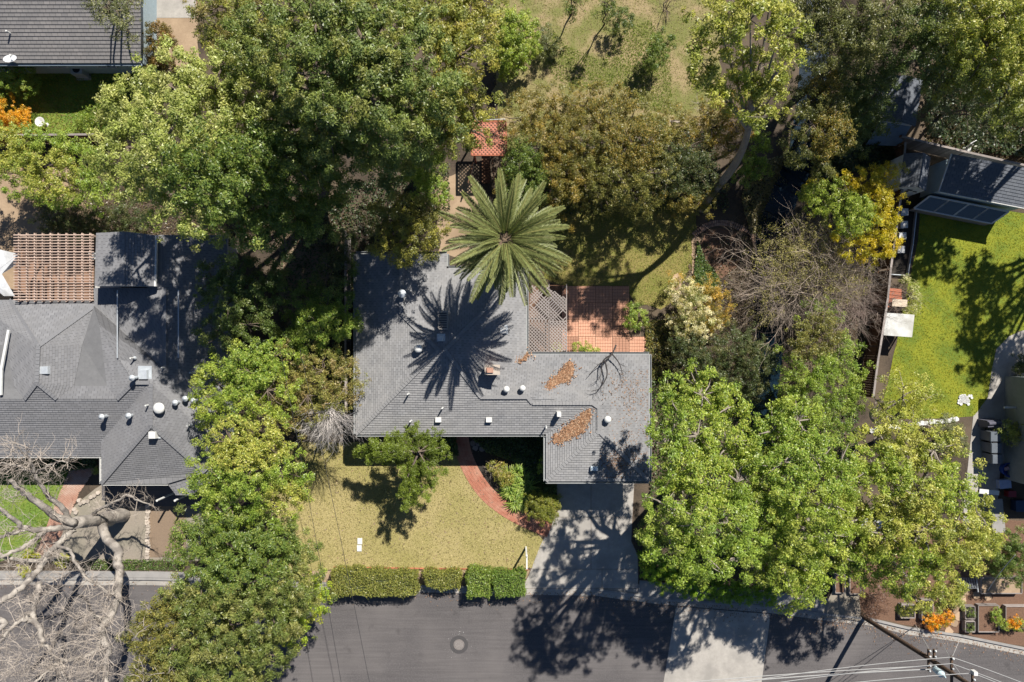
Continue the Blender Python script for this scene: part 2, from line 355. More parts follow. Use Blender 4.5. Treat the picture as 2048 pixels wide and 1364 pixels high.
sheet('right_soil', [(1830, 120), (2140, 120), (2140, 330), (1960, 320), (1880, 296)], .006, mat('shaded_litter_soil', (.16, .115, .075), (.08, .06, .04), 6, .96, .6, 20), .3)

# street, gutter, kerb and footpaths
EDGE = [(-300, 1168), (300, 1170), (600, 1178), (840, 1184), (1045, 1189), (1190, 1191), (1316, 1208), (1420, 1216), (1534, 1225), (1661, 1242), (1736, 1250), (1811, 1268), (1911, 1282), (2048, 1310), (2400, 1390)]
sheet('road', EDGE+[(2400, 2200), (-300, 2200)], .004, ASPH)
sheet('concrete_road_section', [(1352, 1213), (1541, 1228), (1523, 1364), (1470, 1800), (1262, 1800), (1327, 1364)], .009, CONC)
def along(edge, o0, o1, z0, z1, m, name, skip=None):
    ln = [P(*p).to_2d() for p in edge]; mb = MB(); pts = []
    for i, p in enumerate(ln):
        d = (ln[min(i+1, len(ln)-1)]-ln[max(i-1, 0)]).normalized(); n = Vector((-d.y, d.x)); pts.append((p+n*o0/S, p+n*o1/S))
    for k in range(len(pts)-1):
        if skip and skip(edge[k][0], edge[k+1][0]): continue
        mb.prism([pts[k][0], pts[k+1][0], pts[k+1][1], pts[k][1]], z0, z1)
    return tag(mb.build(name, m), kind='structure')
along(EDGE, 0, 11, -.05, .016, CONC, 'gutter')
drv = lambda a, b: a >= 1040 and b <= 1200
along(EDGE, 11.3, 15.5, -.05, .125, CONCG, 'kerb', drv)
along([p for p in EDGE if p[0] <= 600], 16, 28, -.05, .115, CONCG, 'footpath')
along([(1274, 1203)]+[p for p in EDGE if p[0] >= 1316 and p[0] < 1736], 16, 44, -.05, .115, CONCG, 'pavement')
sheet('cross_path', [(1668, 1170), (1716, 1172), (1720, 1240), (1640, 1232)], .118, GRAVEL, .05)

# driveway: separate slabs
dw = MB(); dpoly = pxp([(1112, 930), (1270, 930), (1262, 1082), (1275, 1110), (1276, 1168), (1322, 1197), (1322, 1200), (1198, 1182), (1042, 1180), (1058, 1150), (1080, 1092), (1116, 1022)])
drive = tag(sheet('driveway', [(1112, 930), (1270, 930), (1264, 1082), (1277, 1110), (1278, 1168), (1324, 1197), (1322, 1200), (1198, 1184), (1041, 1182), (1056, 1150), (1078, 1092), (1114, 1022)], .011, JOINT), kind='structure')
xs = [1030, 1182, 1330]; ys = [925, 1034, 1138, 1177, 1202]
for a in range(2):
    for b in range(4):
        x0, x1 = (1204 if a else 1030, 1330 if a else 1204) if b == 2 else (xs[a], xs[a+1])
        p0, p1 = P(x0, ys[b+1]), P(x1, ys[b]); pl = clip_rect(dpoly, p0.x+.012, p0.y+.012, p1.x-.012, p1.y-.012)
        if len(pl) > 2: MB().prism(pl, .0, .026+.002*((a+b) % 2)).build('slab', CONC, drive)

# manhole
mh = thing('manhole_cover', 'round ribbed iron manhole cover set in the asphalt road', 'manhole cover', P(918, 1289))
c = P(918, 1289); IRON = mat('rusty_iron', (.27, .24, .22), (.17, .15, .14), 12, .7, metal=.3)
MB().lathe(c, [(.62, .0), (.60, .012), (.36, .014)], 28).build('asphalt_collar', mat('dark_patch_asphalt', (.075, .07, .07), (.055, .052, .053), 14, .9, .4, 80), mh)
fr = MB()
for k in range(24):
    a0, a1 = 2*math.pi*k/24, 2*math.pi*(k+1)/24
    fr.prism([(c.x+math.cos(a)*r, c.y+math.sin(a)*r) for a, r in ((a0, .305), (a0, .36), (a1, .36), (a1, .305))], .0, .024)
fr.build('frame', IRON, mh)
lid = MB().cyl(c, .295, .017, 28).build('lid', IRON, mh); rb = MB()
for q in range(3):
    for k in range(8+q*6):
        a = 2*math.pi*k/(8+q*6); r = .08+q*.085; rb.box((c.x+math.cos(a)*r, c.y+math.sin(a)*r, .02), (.055, .03, .012), a)
tag(rb.build('ribs', mat('pale_worn_iron', (.34, .32, .30), (.24, .22, .21), 12, .6, metal=.3), lid), kind='stuff')
# pale paint specks around it
sp = MB(); r2 = random.Random(3)
for k in range(60):
    a = r2.uniform(0, 6.28); r = r2.uniform(.55, 1.15); p = c+Vector((math.cos(a)*r, math.sin(a)*r, .0065)); s = r2.uniform(.012, .035)
    sp.add([p+Vector((r2.uniform(-s, s), r2.uniform(-s, s), 0)) for _ in range(3)], [(0, 1, 2)])
tag(sp.build('paint_specks', WHITE), 'white paint specks on the asphalt around the manhole cover', 'paint specks', kind='stuff')

# ------------------------------------------------------------------ brick work
def brick_mesh(name, m, l=.19, w=.09, h=.05):
    b = MB(); b.box((0, 0, h/2), (l, w, h), taper=.93); return b.mesh(name, m)
def brick_field(poly, ang, l=.2, w=.1, z=.03, herring=False, rng=rng):
    """bricks laid in running bond inside a polygon, with recessed joints"""
    mb = MB(); ca, sa = math.cos(ang), math.sin(ang); P2 = [(p[0]*ca+p[1]*sa, -p[0]*sa+p[1]*ca) for p in poly]
    x0, x1 = min(p[0] for p in P2), max(p[0] for p in P2); y0, y1 = min(p[1] for p in P2), max(p[1] for p in P2); j = 0; y = y0
    while y < y1:
        x = x0-(l/2 if j % 2 else 0)
        while x < x1:
            pl = clip_rect(P2, x+.006, y+.006, x+l-.006, y+w-.006) if not in_poly(np.array([x, x+l, x, x+l]), np.array([y, y, y+w, y+w]), P2).all() else [(x+.006, y+.006), (x+l-.006, y+.006), (x+l-.006, y+w-.006), (x+.006, y+w-.006)]
            if len(pl) > 2 and in_poly(np.array([x+l/2]), np.array([y+w/2]), P2)[0]:
                mb.prism([(p[0]*ca-p[1]*sa, p[0]*sa+p[1]*ca) for p in pl], 0, z+rng.uniform(-.004, .004))
            x += l
        y += w; j += 1
    return mb
# curved front walk
walk = [P(*p).to_2d() for p in ((920, 862), (924, 890), (931, 916), (947, 950), (972, 985), (1005, 1013), (1048, 1038), (1100, 1060))]
wl_ = smooth_line(walk, 10); half = .52
base = MB(); L_ = []; acc = 0
for i, p in enumerate(wl_):
    d = (wl_[min(i+1, len(wl_)-1)]-wl_[max(i-1, 0)]).normalized(); L_.append((p, Vector((-d.y, d.x))))
for (a, na), (b, nb) in zip(L_[:-1], L_[1:]): base.add([(*(a-na*half), .014), (*(b-nb*half), .014), (*(b+nb*half), .014), (*(a+na*half), .014)], [(0, 1, 2, 3)])
path = tag(base.build('front_path', JOINT), kind='structure')
bw = MB(); cum = [0]
for a, b in zip(wl_[:-1], wl_[1:]): cum.append(cum[-1]+(b-a).length)
def at_len(s):
    s = max(0, min(cum[-1]-1e-4, s)); k = max(i for i in range(len(cum)-1) if cum[i] <= s); t = (s-cum[k])/(cum[k+1]-cum[k])
    return L_[k][0].lerp(L_[k+1][0], t), L_[k][1].lerp(L_[k+1][1], t).normalized()
s = 0; row = 0
while s < cum[-1]-.1:
    for q in range(5):
        n0, n1 = -half+q*.208+.005, -half+q*.208+.203; off = .05 if q % 2 else 0
        a, na = at_len(s+.005+off); b, nb = at_len(s+.095+off)
        if (b-a).length > .02: bw.prism([a+na*n0, b+nb*n0, b+nb*n1, a+na*n1], .0, .034+rng.uniform(-.004, .004))
    s += .1; row += 1
tag(bw.build('bricks', BRICK, path), kind='stuff')
# neighbour's brick walk and short steps
NB = [(143, 930), (197, 930), (160, 985), (120, 1078), (95, 1118), (72, 1110), (92, 1056), (118, 990)]
nbp = tag(sheet('neighbour_path', NB, .016, JOINT), kind='structure')
tag(brick_field(pxp(NB), .55, z=.036).build('bricks', BRICKP, nbp), kind='stuff')
# arched brick edging in the back garden
arch = [P(*p).to_2d() for p in ((1388, 470), (1400, 460), (1418, 450), (1440, 446), (1462, 449), (1486, 459), (1502, 470), (1510, 492))]
ar = thing('brick_edging', 'pale brick arc edging the round bed in the back garden', 'edging', P(1440, 446)); ab = brick_mesh('brick', tint_mat('pale_brick', (.40, .26, .19), (.33, .2, .15)), .19, .1, .09)
al = smooth_line(arch, 12); al2 = [al[0]]
for p in al:
    if (p-al2[-1]).length > .105: al2.append(p)
for k in range(len(al2)-1):
    d = (al2[k+1]-al2[k]).normalized(); n = Vector((-d.y, d.x))
    for w in ((-.1, .1) if k < 28 else (0,)): link_mesh('brick', ab, ar, (*(al2[k]+n*w), .0), (0, 0, math.atan2(n.y, n.x)))
# red edging along the front lawn
ed = thing('lawn_edging', 'thin red brick edging between the dry front lawn and clipped hedges', 'edging', P(850, 1138)); eb = brick_mesh('brick', tint_mat('red_edge_brick', (.42, .16, .09), (.32, .11, .06)), .3, .085, .07)
xa, xb = P(672, 1134), P(1062, 1139); n = int((xb-xa).length/.31)
for k in range(n): p = xa.lerp(xb, k/n); link_mesh('brick', eb, ed, (p.x, p.y, .0), (0, 0, rng.uniform(-.02, .02)-.012))

# back patio: timber grid with basket-weave brick panels
pat = tag(sheet('brick_patio', [(1056, 572), (1254, 572), (1256, 620), (1282, 660), (1282, 712), (1056, 712)], .012, JOINT), kind='structure')
sheet('arbour_floor', [(1057, 573), (1124, 573), (1124, 711), (1057, 711)], .016, MULCH)
def panel_mesh(name, m):
    mb = MB(); r = random.Random(5)
    for a in range(10):
        for b in range(5):
            off = .1 if a % 2 else 0; x0 = -.555+b*.222; y0 = -.555+a*.111
            mb.box((x0+.111, y0+.0555, .022+r.uniform(-.003, .003)), (.21, .1, .04), taper=.95)
    return mb.mesh(name, m)
PBR = tint_mat('patio_brick', (.54, .30, .205), (.46, .23, .15)); pm = panel_mesh('brick_panel', PBR)
for a in range(2, 7):
    for b in range(5):
        x, y = 1056+17+a*33.7, 572+17+b*33.7
        if a >= 6 and b < 3: continue
        p = P(x, y); o = link_mesh('brick_panel', pm, pat, (p.x, p.y, 0), (0, 0, math.pi/2*((a+b) % 2)))
tb = MB().box((0, 0, .02), (1.1, .022, .03)).mesh('timber', WOODB)
for b in range(5):
    for a in range(2, 7):
        if a >= 6 and b < 3: continue
        p = P(1056+17+a*33.7, 572+b*33.7); link_mesh('timber', tb, pat, (p.x, p.y, .006))
# flagstones beside the front walk, right garden stones, left yard edging stones
def stone_mesh(name, r, seed, m, h=.06):
    q = random.Random(seed); n = 8; mb = MB(); mb.prism([(math.cos(2*math.pi*k/n)*r*q.uniform(.75, 1.15), math.sin(2*math.pi*k/n)*r*q.uniform(.75, 1.15)) for k in range(n)], 0, h); return mb.mesh(name, m)
FLAG = tint_mat('flagstone', (.24, .21, .19), (.16, .14, .13)); flags = [stone_mesh('flagstone', .19, k, FLAG) for k in range(4)]
FLAGT = tint_mat('tan_flagstone', (.42, .30, .20), (.33, .23, .15)); flagt = [stone_mesh('flagstone', .3, k+9, FLAGT, .04) for k in range(4)]
ROCK = tint_mat('pale_rock', (.48, .42, .35), (.36, .30, .25)); rocks = [stone_mesh('rock', .14, k+20, ROCK, .14) for k in range(4)]
def stones(name, label, cat, pts, meshes, z=0.0):
    t = thing(name, label, cat, P(*pts[0]))
    for k, (x, y) in enumerate(pts): link_mesh(name.split('_')[-1] if False else 'stone', meshes[k % len(meshes)], t, P(x, y)+Vector((0, 0, z)), (0, 0, k*1.7), (rng.uniform(.85, 1.15),)*2+(1,))
    return t
stones('stepping_stones', 'row of grey round stepping stones in the shaded bed by the front wall', 'stepping stones',
       [(946, 886), (957, 888), (951, 896), (964, 898), (973, 896), (985, 900), (997, 905), (1009, 908), (1021, 910), (1034, 914), (1046, 918), (1058, 922), (1070, 926), (962, 887), (975, 885)], flags, .006)
stones('flagstone_path', 'tan flagstones leading between the raised beds near the street', 'stepping stones',
       [(1912, 1202), (1925, 1198), (1908, 1218), (1918, 1232), (1908, 1246), (1897, 1262), (1930, 1182), (1952, 1190), (1975, 1194), (1905, 1190)], flagt, .008)
stones('stone_edging', 'pale scalloped stones edging the gravel yard beside the bare sycamore', 'edging', [(297+math.sin(k)*1.2, 1012+k*5.6) for k in range(19)], rocks)
stones('rock_border', 'pale rocks bordering the strip beside the pinkish brick walk', 'edging', [(198, 985), (191, 990), (184, 994), (177, 1001), (170, 1003), (163, 1006), (160, 1000), (150, 1018), (154, 1024)], rocks)
stones('white_pebbles', 'patch of white pebbles lying on the yellow green lawn', 'pebbles', [(1928+random.Random(k).gauss(0, 6), 798+random.Random(k+99).gauss(0, 5)) for k in range(44)], [stone_mesh('pebble', .1, k+40, WHITE, .08) for k in range(3)])
stones('pebble_edging', 'broken pale stones edging the bottom of the yellow green lawn', 'edging', [(1740+k*5.4+random.Random(k).uniform(-2, 2), 861-k*.72+random.Random(k+9).uniform(-2, 2)) for k in range(33)], [stone_mesh('rock', .15, k+60, WHITE, .12) for k in range(3)])
stones('bed_edging', 'pale stones bounding the back garden bed below the brick arc', 'edging', [(1352+(k % 2)*2, 592-k*7) if k < 6 else (1392, 545-(k-6)*7) for k in range(16)], flagt)

# utility box lids on the lawn
ub = thing('utility_box', 'pair of white concrete utility lids set in the dry front lawn', 'utility box', P(719, 1088))
for k, y in enumerate((1082, 1096)):
    p = P(720-k*1, y); MB().box((p.x, p.y, .03), (.32, .42, .06), taper=.95).build('lid', WHITE, ub)

# neighbour's concrete patio and path
sheet('concrete_patio', [(2140, 650), (2048, 660), (2018, 672), (1992, 698), (1983, 740), (1975, 795), (1952, 826), (1946, 832), (1928, 1000), (1924, 1060), (1990, 1060), (2000, 940), (2140, 940)], .018, CONC, 0)

# grass blades: cheap upright flecks that break up the lawns
def tufts(name, label, poly_px, n, cols, size, seed, cat='grass', z=.012, lean=.8):
    r = np.random.default_rng(seed); poly = [tuple(p) for p in pxp(poly_px)]
    x0, x1 = min(p[0] for p in poly), max(p[0] for p in poly); y0, y1 = min(p[1] for p in poly), max(p[1] for p in poly)
    x = r.uniform(x0, x1, n*2); y = r.uniform(y0, y1, n*2); k = in_poly(x, y, poly); x, y = x[k][:n], y[k][:n]; n = len(x)
    p = np.stack([x, y, np.full(n, z)], 1); a = r.uniform(0, 6.28, n); L = size*r.uniform(.6, 1.5, n)
    d = np.stack([np.cos(a), np.sin(a), np.zeros(n)], 1); w = np.stack([-np.sin(a), np.cos(a), np.zeros(n)], 1)*(L*.28)[:, None]
    tip = p+d*(L*lean)[:, None]+np.array([0, 0, 1])*(L*r.uniform(.25, .8, n))[:, None]
    V = np.stack([p-w, p+w, tip], 1).reshape(-1, 3); F = np.arange(n*3).reshape(n, 3)
    cols = np.array(cols); c = cols[r.integers(0, len(cols), n)]*r.uniform(.7, 1.25, (n, 1))
    return tag(link_mesh(name, np_mesh(name, V, F, GRASSM, c)), label, cat, kind='stuff')
tufts('lawn_grass', 'dry straw coloured grass of the front lawn', FRONT, 30000, [(.40, .335, .155), (.33, .28, .115), (.27, .245, .085), (.46, .38, .2), (.21, .18, .085)], .07, 1)
tufts('back_grass', 'thin yellowish grass of the back lawn behind the brick patio', BACK, 18000, [(.29, .26, .075), (.22, .22, .05), (.17, .2, .035), (.32, .25, .11)], .07, 2)
tufts('slope_grass', 'dry and green grass on the open slope at the top', SLOPE, 26000, [(.36, .30, .15), (.20, .22, .045), (.25, .24, .07), (.34, .26, .16)], .065, 3)
tufts('slope_weeds', 'fresh green weed patches on the open slope', [(1090, 40), (1130, 90), (1200, 120), (1250, 60), (1300, 40), (1340, 100), (1345, 230), (1290, 220), (1240, 170), (1180, 180), (1110, 160), (1080, 100)], 7000, [(.15, .2, .03), (.19, .23, .04), (.12, .16, .03)], .085, 13, cat='weeds')
tufts('neighbour_grass', 'bright yellow green grass beside the garden sheds', RIGHTL, 24000, [(.26, .26, .02), (.17, .21, .018), (.30, .25, .025), (.11, .16, .018)], .065, 4)
tufts('green_grass', 'lush green grass under the bare sycamore', LEFTL, 8000, [(.15, .24, .035), (.11, .19, .03), (.2, .26, .05)], .08, 5)
tufts('shaded_grass', 'green grass behind the fence below the corner house', TOPL, 12000, [(.17, .22, .035), (.12, .18, .03), (.24, .25, .04), (.22, .18, .07)], .1, 6)
# ------------------------------------------------------------------ roofs
def lapped_courses(facets, exposure=.15, t=.022):
    """real shingle courses: every facet is cut into level strips whose lower edge stands proud"""
    mb = MB(); mb.uv = []
    for pts in facets:
        W = [P(*p) for p in pts]; n = len(W); nrm = Vector((0, 0, 0))
        for i in range(n):
            a, b = W[i], W[(i+1) % n]; nrm += Vector(((a.y-b.y)*(a.z+b.z), (a.z-b.z)*(a.x+b.x), (a.x-b.x)*(a.y+b.y)))
        nrm.normalize()
        if nrm.z < 0: nrm = -nrm
        hd = Vector((-nrm.y, nrm.x, 0)); sl = hd.length
        hd = hd.normalized() if sl > 1e-3 else Vector((1, 0, 0)); zmin = min(p.z for p in W); zmax = max(p.z for p in W); dz = max(exposure*sl, .004)
        tris = tessellate_polygon([[Vector((p.x, p.y, 0)) for p in W]])
        for tr in tris:
            tri = [(W[i].x, W[i].y, W[i].z) for i in tr]; v0, v1, v2 = [Vector(p) for p in tri]
            if (v1-v0).cross(v2-v0).z < 0: tri = tri[::-1]
            k0 = int((min(p[2] for p in tri)-zmin)/dz); k1 = int((max(p[2] for p in tri)-zmin)/dz)+1
            for k in range(k0, k1):
                lo, hi = zmin+k*dz, zmin+(k+1)*dz; poly = tri; out = []
                for sgn, lim in ((1, hi), (-1, lo)):
                    out = []; m = len(poly)
                    for i in range(m):
                        p, q = poly[i], poly[(i+1) % m]; dp = sgn*(p[2]-lim); dq = sgn*(q[2]-lim)
                        if dp <= 1e-9: out.append(p)
                        if (dp < -1e-9 and dq > 1e-9) or (dq < -1e-9 and dp > 1e-9):
                            s = dp/(dp-dq); out.append(tuple(p[c]+(q[c]-p[c])*s for c in range(3)))
                    poly = out
                    if len(poly) < 3: break
                if len(poly) < 3: continue
                vs = []; uv = []; isl = []
                for p in poly:
                    f = (p[2]-lo)/dz; vs.append(Vector(p)+nrm*(t*(1-f)+.004)); isl.append(f < 1e-3)
                    uv.append((Vector(p).dot(hd), k+min(.98, max(.02, f))))
                mb.add(vs, [tuple(range(len(vs)))]); mb.uv.append(uv)
                for i in range(len(poly)):
                    j = (i+1) % len(poly)
                    if isl[i] and isl[j] and (vs[i]-vs[j]).length > 1e-4:
                        a, b = vs[i], vs[j]; mb.add([a, a-nrm*(t+.002), b-nrm*(t+.002), b], [(0, 1, 2, 3)]); mb.uv.append([uv[i], uv[i], uv[j], uv[j]])
    return mb
def deck(facets):
    mb = MB()
    for pts in facets:
        W = [P(*p) for p in pts]
        for tr in tessellate_polygon([[Vector((p.x, p.y, 0)) for p in W]]):
            a, b, c = (W[i]-Vector((0, 0, .012)) for i in tr)
            mb.add([a, b, c], [(0, 1, 2) if (b-a).cross(c-a).z > 0 else (0, 2, 1)])
    return mb
def caps(lines, w=.24, step=.2):
    mb = MB()
    for a, b in lines:
        a, b = P(*a), P(*b)
        if a.z > b.z: a, b = b, a
        d = (b-a); n = max(1, int(d.length/step)); u = d.normalized()
        for k in range(n):
            p = a+d*(k/n); q = p+u*step*1.25; mb.beam(p+Vector((0, 0, .066)), q+Vector((0, 0, .04)), w, .022)
    return mb
def gutters(poly, z, m, parent, skip=(), w=.12):
    for i in range(len(poly)):
        if i in skip: continue
        a, b = Vector(poly[i]), Vector(poly[(i+1) % len(poly)]); d = (b-a).normalized(); n = Vector((d.y, -d.x))
        s = 1 if sum(poly[k][0]*poly[(k+1) % len(poly)][1]-poly[(k+1) % len(poly)][0]*poly[k][1] for k in range(len(poly))) > 0 else -1
        n *= s; a3, b3 = (a-d*.02).to_3d(), (b+d*.02).to_3d(); n3 = n.to_3d(); g = MB(); zz = Vector((0, 0, z))
        g.beam(a3+n3*(w/2+.006)+zz-Vector((0, 0, .1)), b3+n3*(w/2+.006)+zz-Vector((0, 0, .1)), w, .012)
        g.beam(a3+n3*(w+.008)+zz-Vector((0, 0, .05)), b3+n3*(w+.008)+zz-Vector((0, 0, .05)), .022, .11)
        g.build('gutter', m, parent)
def walls(poly, z, parent, m, inset=.55, name='wall'):
    return MB().prism(offset_poly(poly, inset), 0, z).build(name, m, parent)
def window(parent, c, wdir, w, h, z, frame=WHITE):
    """c 2-D point on the wall face, wdir 2-D direction along the wall; stands proud of it"""
    d = Vector(wdir).normalized(); n = Vector((d.y, -d.x)); c = Vector(c); win = MB()
    def bar(u0, v0, u1, v1, t): 
        p = c+d*((u0+u1)/2)+n*.02; win.box((p.x, p.y, z+(v0+v1)/2), (abs(u1-u0)+t, .06, abs(v1-v0)+t), math.atan2(d.y, d.x))
    bar(-w/2, -h/2, w/2, -h/2, .06); bar(-w/2, h/2, w/2, h/2, .06); bar(-w/2, -h/2, -w/2, h/2, .06); bar(w/2, -h/2, w/2, h/2, .06); bar(0, -h/2, 0, h/2, .035)
    o = win.build('window', frame, parent); p = c+n*.008
    MB().box((p.x, p.y, z), (w, .02, h), math.atan2(d.y, d.x)).build('pane', GLASS, o); return o
# small roof fittings ------------------------------------------------
def vent_round(parent, px, py, z, r=.24, m=WHITE, h=.35):
    c = P(px, py, z); MB().lathe(c-Vector((0, 0, .15)), [(r*.55, 0), (r*.55, h), (r, h+.02), (r, h+.12), (r*.8, h+.2), (r*.3, h+.25)], 18).build('roof_vent', m, parent, smooth=True)
def vent_box(parent, px, py, z, w=.4, d=.4, h=.28, m=WHITE):
    c = P(px, py, z); v = MB().box(c+Vector((0, 0, h/2-.1)), (w, d, h), taper=.88).build('roof_vent', m, parent)
    MB().box(c+Vector((0, d*.15, -.06)), (w*1.5, d*1.4, .03)).build('flashing', GALV, v)
def vent_pipe(parent, px, py, z, h=.55, r=.05, m=WHITE):
    c = P(px, py, z); v = MB().cyl(c-Vector((0, 0, .2)), r, h+.2, 10).build('vent_pipe', m, parent)
    MB().lathe(c-Vector((0, 0, .08)), [(r*2.4, 0), (r*1.2, .12)], 10).build('flashing', GALV, v)
def vent_cap(parent, px, py, z, m=GALV, h=.45, r=.1):
    c = P(px, py, z); v = MB().cyl(c-Vector((0, 0, .15)), r, h+.15, 12).build('vent_pipe', m, parent)
    MB().lathe(c+Vector((0, 0, h)), [(r*1.7, 0), (r*1.8, .06), (r*.4, .2)], 14).build('rain_cap', m, v)

# ------------------------------------------------------------------ the ranch house in the middle
E = 2.9
SH1 = shingle_mat('grey_brown_shingle', (.245, .245, .25), (.175, .176, .181), (.265, .258, .252), .32)
SH2 = shingle_mat('charcoal_shingle', (.20, .20, .208), (.155, .156, .163), (.165, .163, .165), .36)
SH3 = shingle_mat('old_taupe_shingle', (.24, .225, .215), (.19, .18, .175), (.17, .165, .165), .36)
SH4 = shingle_mat('slate_blue_shingle', (.13, .14, .16), (.10, .11, .13), (.11, .12, .135), .36)
CAP1 = mat('grey_cap_shingle', (.26, .258, .258), (.19, .188, .19), 12, .9, .3, 50); CAP2 = mat('charcoal_cap_shingle', (.19, .19, .198), (.145, .146, .152), 12, .9, .3, 50)
house = thing('ranch_house', 'low grey ranch house with L shaped hip roof in the middle', 'house', P(960, 760))
OUT = [(712, 868), (1092, 868), (1092, 962), (1298, 962), (1298, 709), (1052, 709), (1052, 537), (893, 537), (893, 508), (712, 508)]
outw = [P(x, y, E).to_2d() for x, y in OUT]
A1, A2 = (877, 700, 4.62), (890, 700, 4.62)
FAC = [
    [(712, 868, E), (877, 700, 4.62), (803, 628, 3.84), (803, 508, 3.84), (712, 508, E)],
    [(893, 508, E), (803, 508, 3.84), (803, 628, 3.84), (893, 537, E)],
    [(893, 537, E), (803, 628, 3.84), A1, A2, (1052, 537, E)],
    [(1052, 537, E), A2, (962, 794, 3.70), (1052, 709, E)],
    [(712, 868, E), (1092, 868, E), (1185, 806, 3.56), (1065, 806, 3.56), (1055, 794, 3.68), (962, 794, 3.70), A2, A1],
    [(1052, 709, E), (962, 794, 3.70), (1055, 794, 3.68), (1065, 806, 3.56), (1185, 806, 3.56), (1198, 815, 3.52), (1298, 709, E)],
    [(1298, 709, E), (1198, 815, 3.52), (1198, 862, 3.52), (1298, 962, E)],
    [(1298, 962, E), (1198, 862, 3.52), (1092, 962, E)],
    [(1092, 962, E), (1198, 862, 3.52), (1198, 815, 3.52), (1185, 806, 3.56), (1092, 868, E)],
]
walls(outw, E-.16, house, STUCCO)
MB().prism(offset_poly(outw, .01), E-.16, E-.02).build('soffit', TRIM, house)
roof = deck(FAC).build('roof', SH1, house)
tag(lapped_courses(FAC, .155, .036).build('shingles', SH1, roof), kind='stuff')
tag(caps([((712, 868, E), A1), (A2, (962, 794, 3.7)), (A2, (1052, 537, E)), (A1, (803, 628, 3.84)), ((803, 628, 3.84), (803, 508, 3.84)), ((1065, 806, 3.56), (1185, 806, 3.56)), ((962, 794, 3.7), (1055, 794, 3.68)),
          ((1198, 815, 3.52), (1198, 862, 3.52)), ((1198, 862, 3.52), (1092, 962, E)), ((1198, 862, 3.52), (1298, 962, E)), ((1055, 794, 3.68), (1065, 806, 3.56)), ((1185, 806, 3.56), (1198, 815, 3.52))]).build('hip_caps', CAP1, roof), kind='stuff')
gutters(outw, E, mat('dull_gutter', (.30, .31, .31), (.22, .23, .23), 6, .6), house, w=.14)
ch = P(985, 738, 3.6)
chim = MB().box(ch+Vector((-.02, 0, .35)), (.78, .5, 1.5)).build('chimney', BRICK, house)
MB().box(ch+Vector((.02, .0, 1.13)), (.92, .6, .09)).build('crown', mat('chimney_mortar', (.46, .40, .33), (.36, .3, .25), 5, .9), chim)
MB().box(ch+Vector((-.12, -.02, 1.22)), (.4, .3, .12)).build('flue', BRICKP, chim)
vent_round(house, 838, 697, 4.25, .26); vent_box(house, 882, 677, 4.5, .34, .34, .3); vent_box(house, 1006, 661, 3.45, .4, .4, .2)
vent_round(house, 1013, 778, 3.68, .2); vent_round(house, 1045, 776, 3.62, .19); vent_box(house, 877, 839, 3.2, .4, .34, .3); vent_box(house, 978, 839, 3.2, .4, .34, .3)
vent_box(house, 1117, 827, 3.35, .28, .3, .7); vent_round(house, 1214, 838, 3.45, .22); vent_cap(house, 806, 588, 3.85, GALV, .35, .14)
for x, y, z in ((818, 787, 3.75), (886, 815, 3.45), (823, 841, 3.2), (1092, 853, 3.1)): vent_pipe(house, x, y, z)
sk = MB().box(P(1188, 936, 3.12)+Vector((0, 0, .06)), (.46, .3, .2)).build('skylight', GALV, house); MB().box(P(1188, 936, 3.12)+Vector((0, 0, .18)), (.38, .23, .03)).build('pane', mat('pale_skylight', (.5, .6, .66), (.42, .5, .56), 3, .15), sk)
ac = MB().box(P(887, 641, 4.1)+Vector((0, 0, .12)), (.62, 1.12, .4)).build('roof_cooler', mat('tan_metal', (.33, .30, .26), (.26, .23, .2), 6, .6), house)
for k in range(7): MB().box(P(887, 641, 4.1)+Vector((0, -.42+k*.14, .335)), (.46, .05, .03)).build('louvre', DARKM, ac)
# doors and windows
iw = offset_poly(outw, .55)
def on(a, b, t): return Vector(a).lerp(Vector(b), t)
for t in (.12, .3, .66, .86): window(house, on(iw[0], iw[1], t), iw[1]-iw[0], 1.5, 1.1, 1.55)
for t in (.2, .5, .8): window(house, on(iw[9], iw[0], t), iw[0]-iw[9], 1.3, 1.0, 1.6)
for t in (.25, .7): window(house, on(iw[4], iw[5], t), iw[5]-iw[4], 1.6, 1.3, 1.4)
window(house, on(iw[3], iw[4], .5), iw[4]-iw[3], 1.2, 1.0, 1.6); window(house, on(iw[5], iw[6], .5), iw[6]-iw[5], 1.8, 1.9, 1.05)
dp = on(iw[0], iw[1], .52); fd = MB().box((dp.x, dp.y-.03, 1.05), (.95, .06, 2.1)).build('front_door', REDWOOD, house); MB().box((dp.x+.36, dp.y-.08, 1.0), (.05, .06, .14)).build('handle', GALV, fd)
gd = on(iw[2], iw[3], .45); gdo = MB().box((gd.x, gd.y-.03, 1.1), (4.4, .06, 2.2)).build('garage_door', WHITE, house)
for a in range(4):
    for b in range(4): MB().box((gd.x-1.65+a*1.1, gd.y-.068, .3+b*.54), (.95, .02, .42)).build('panel', WHITE, gdo)

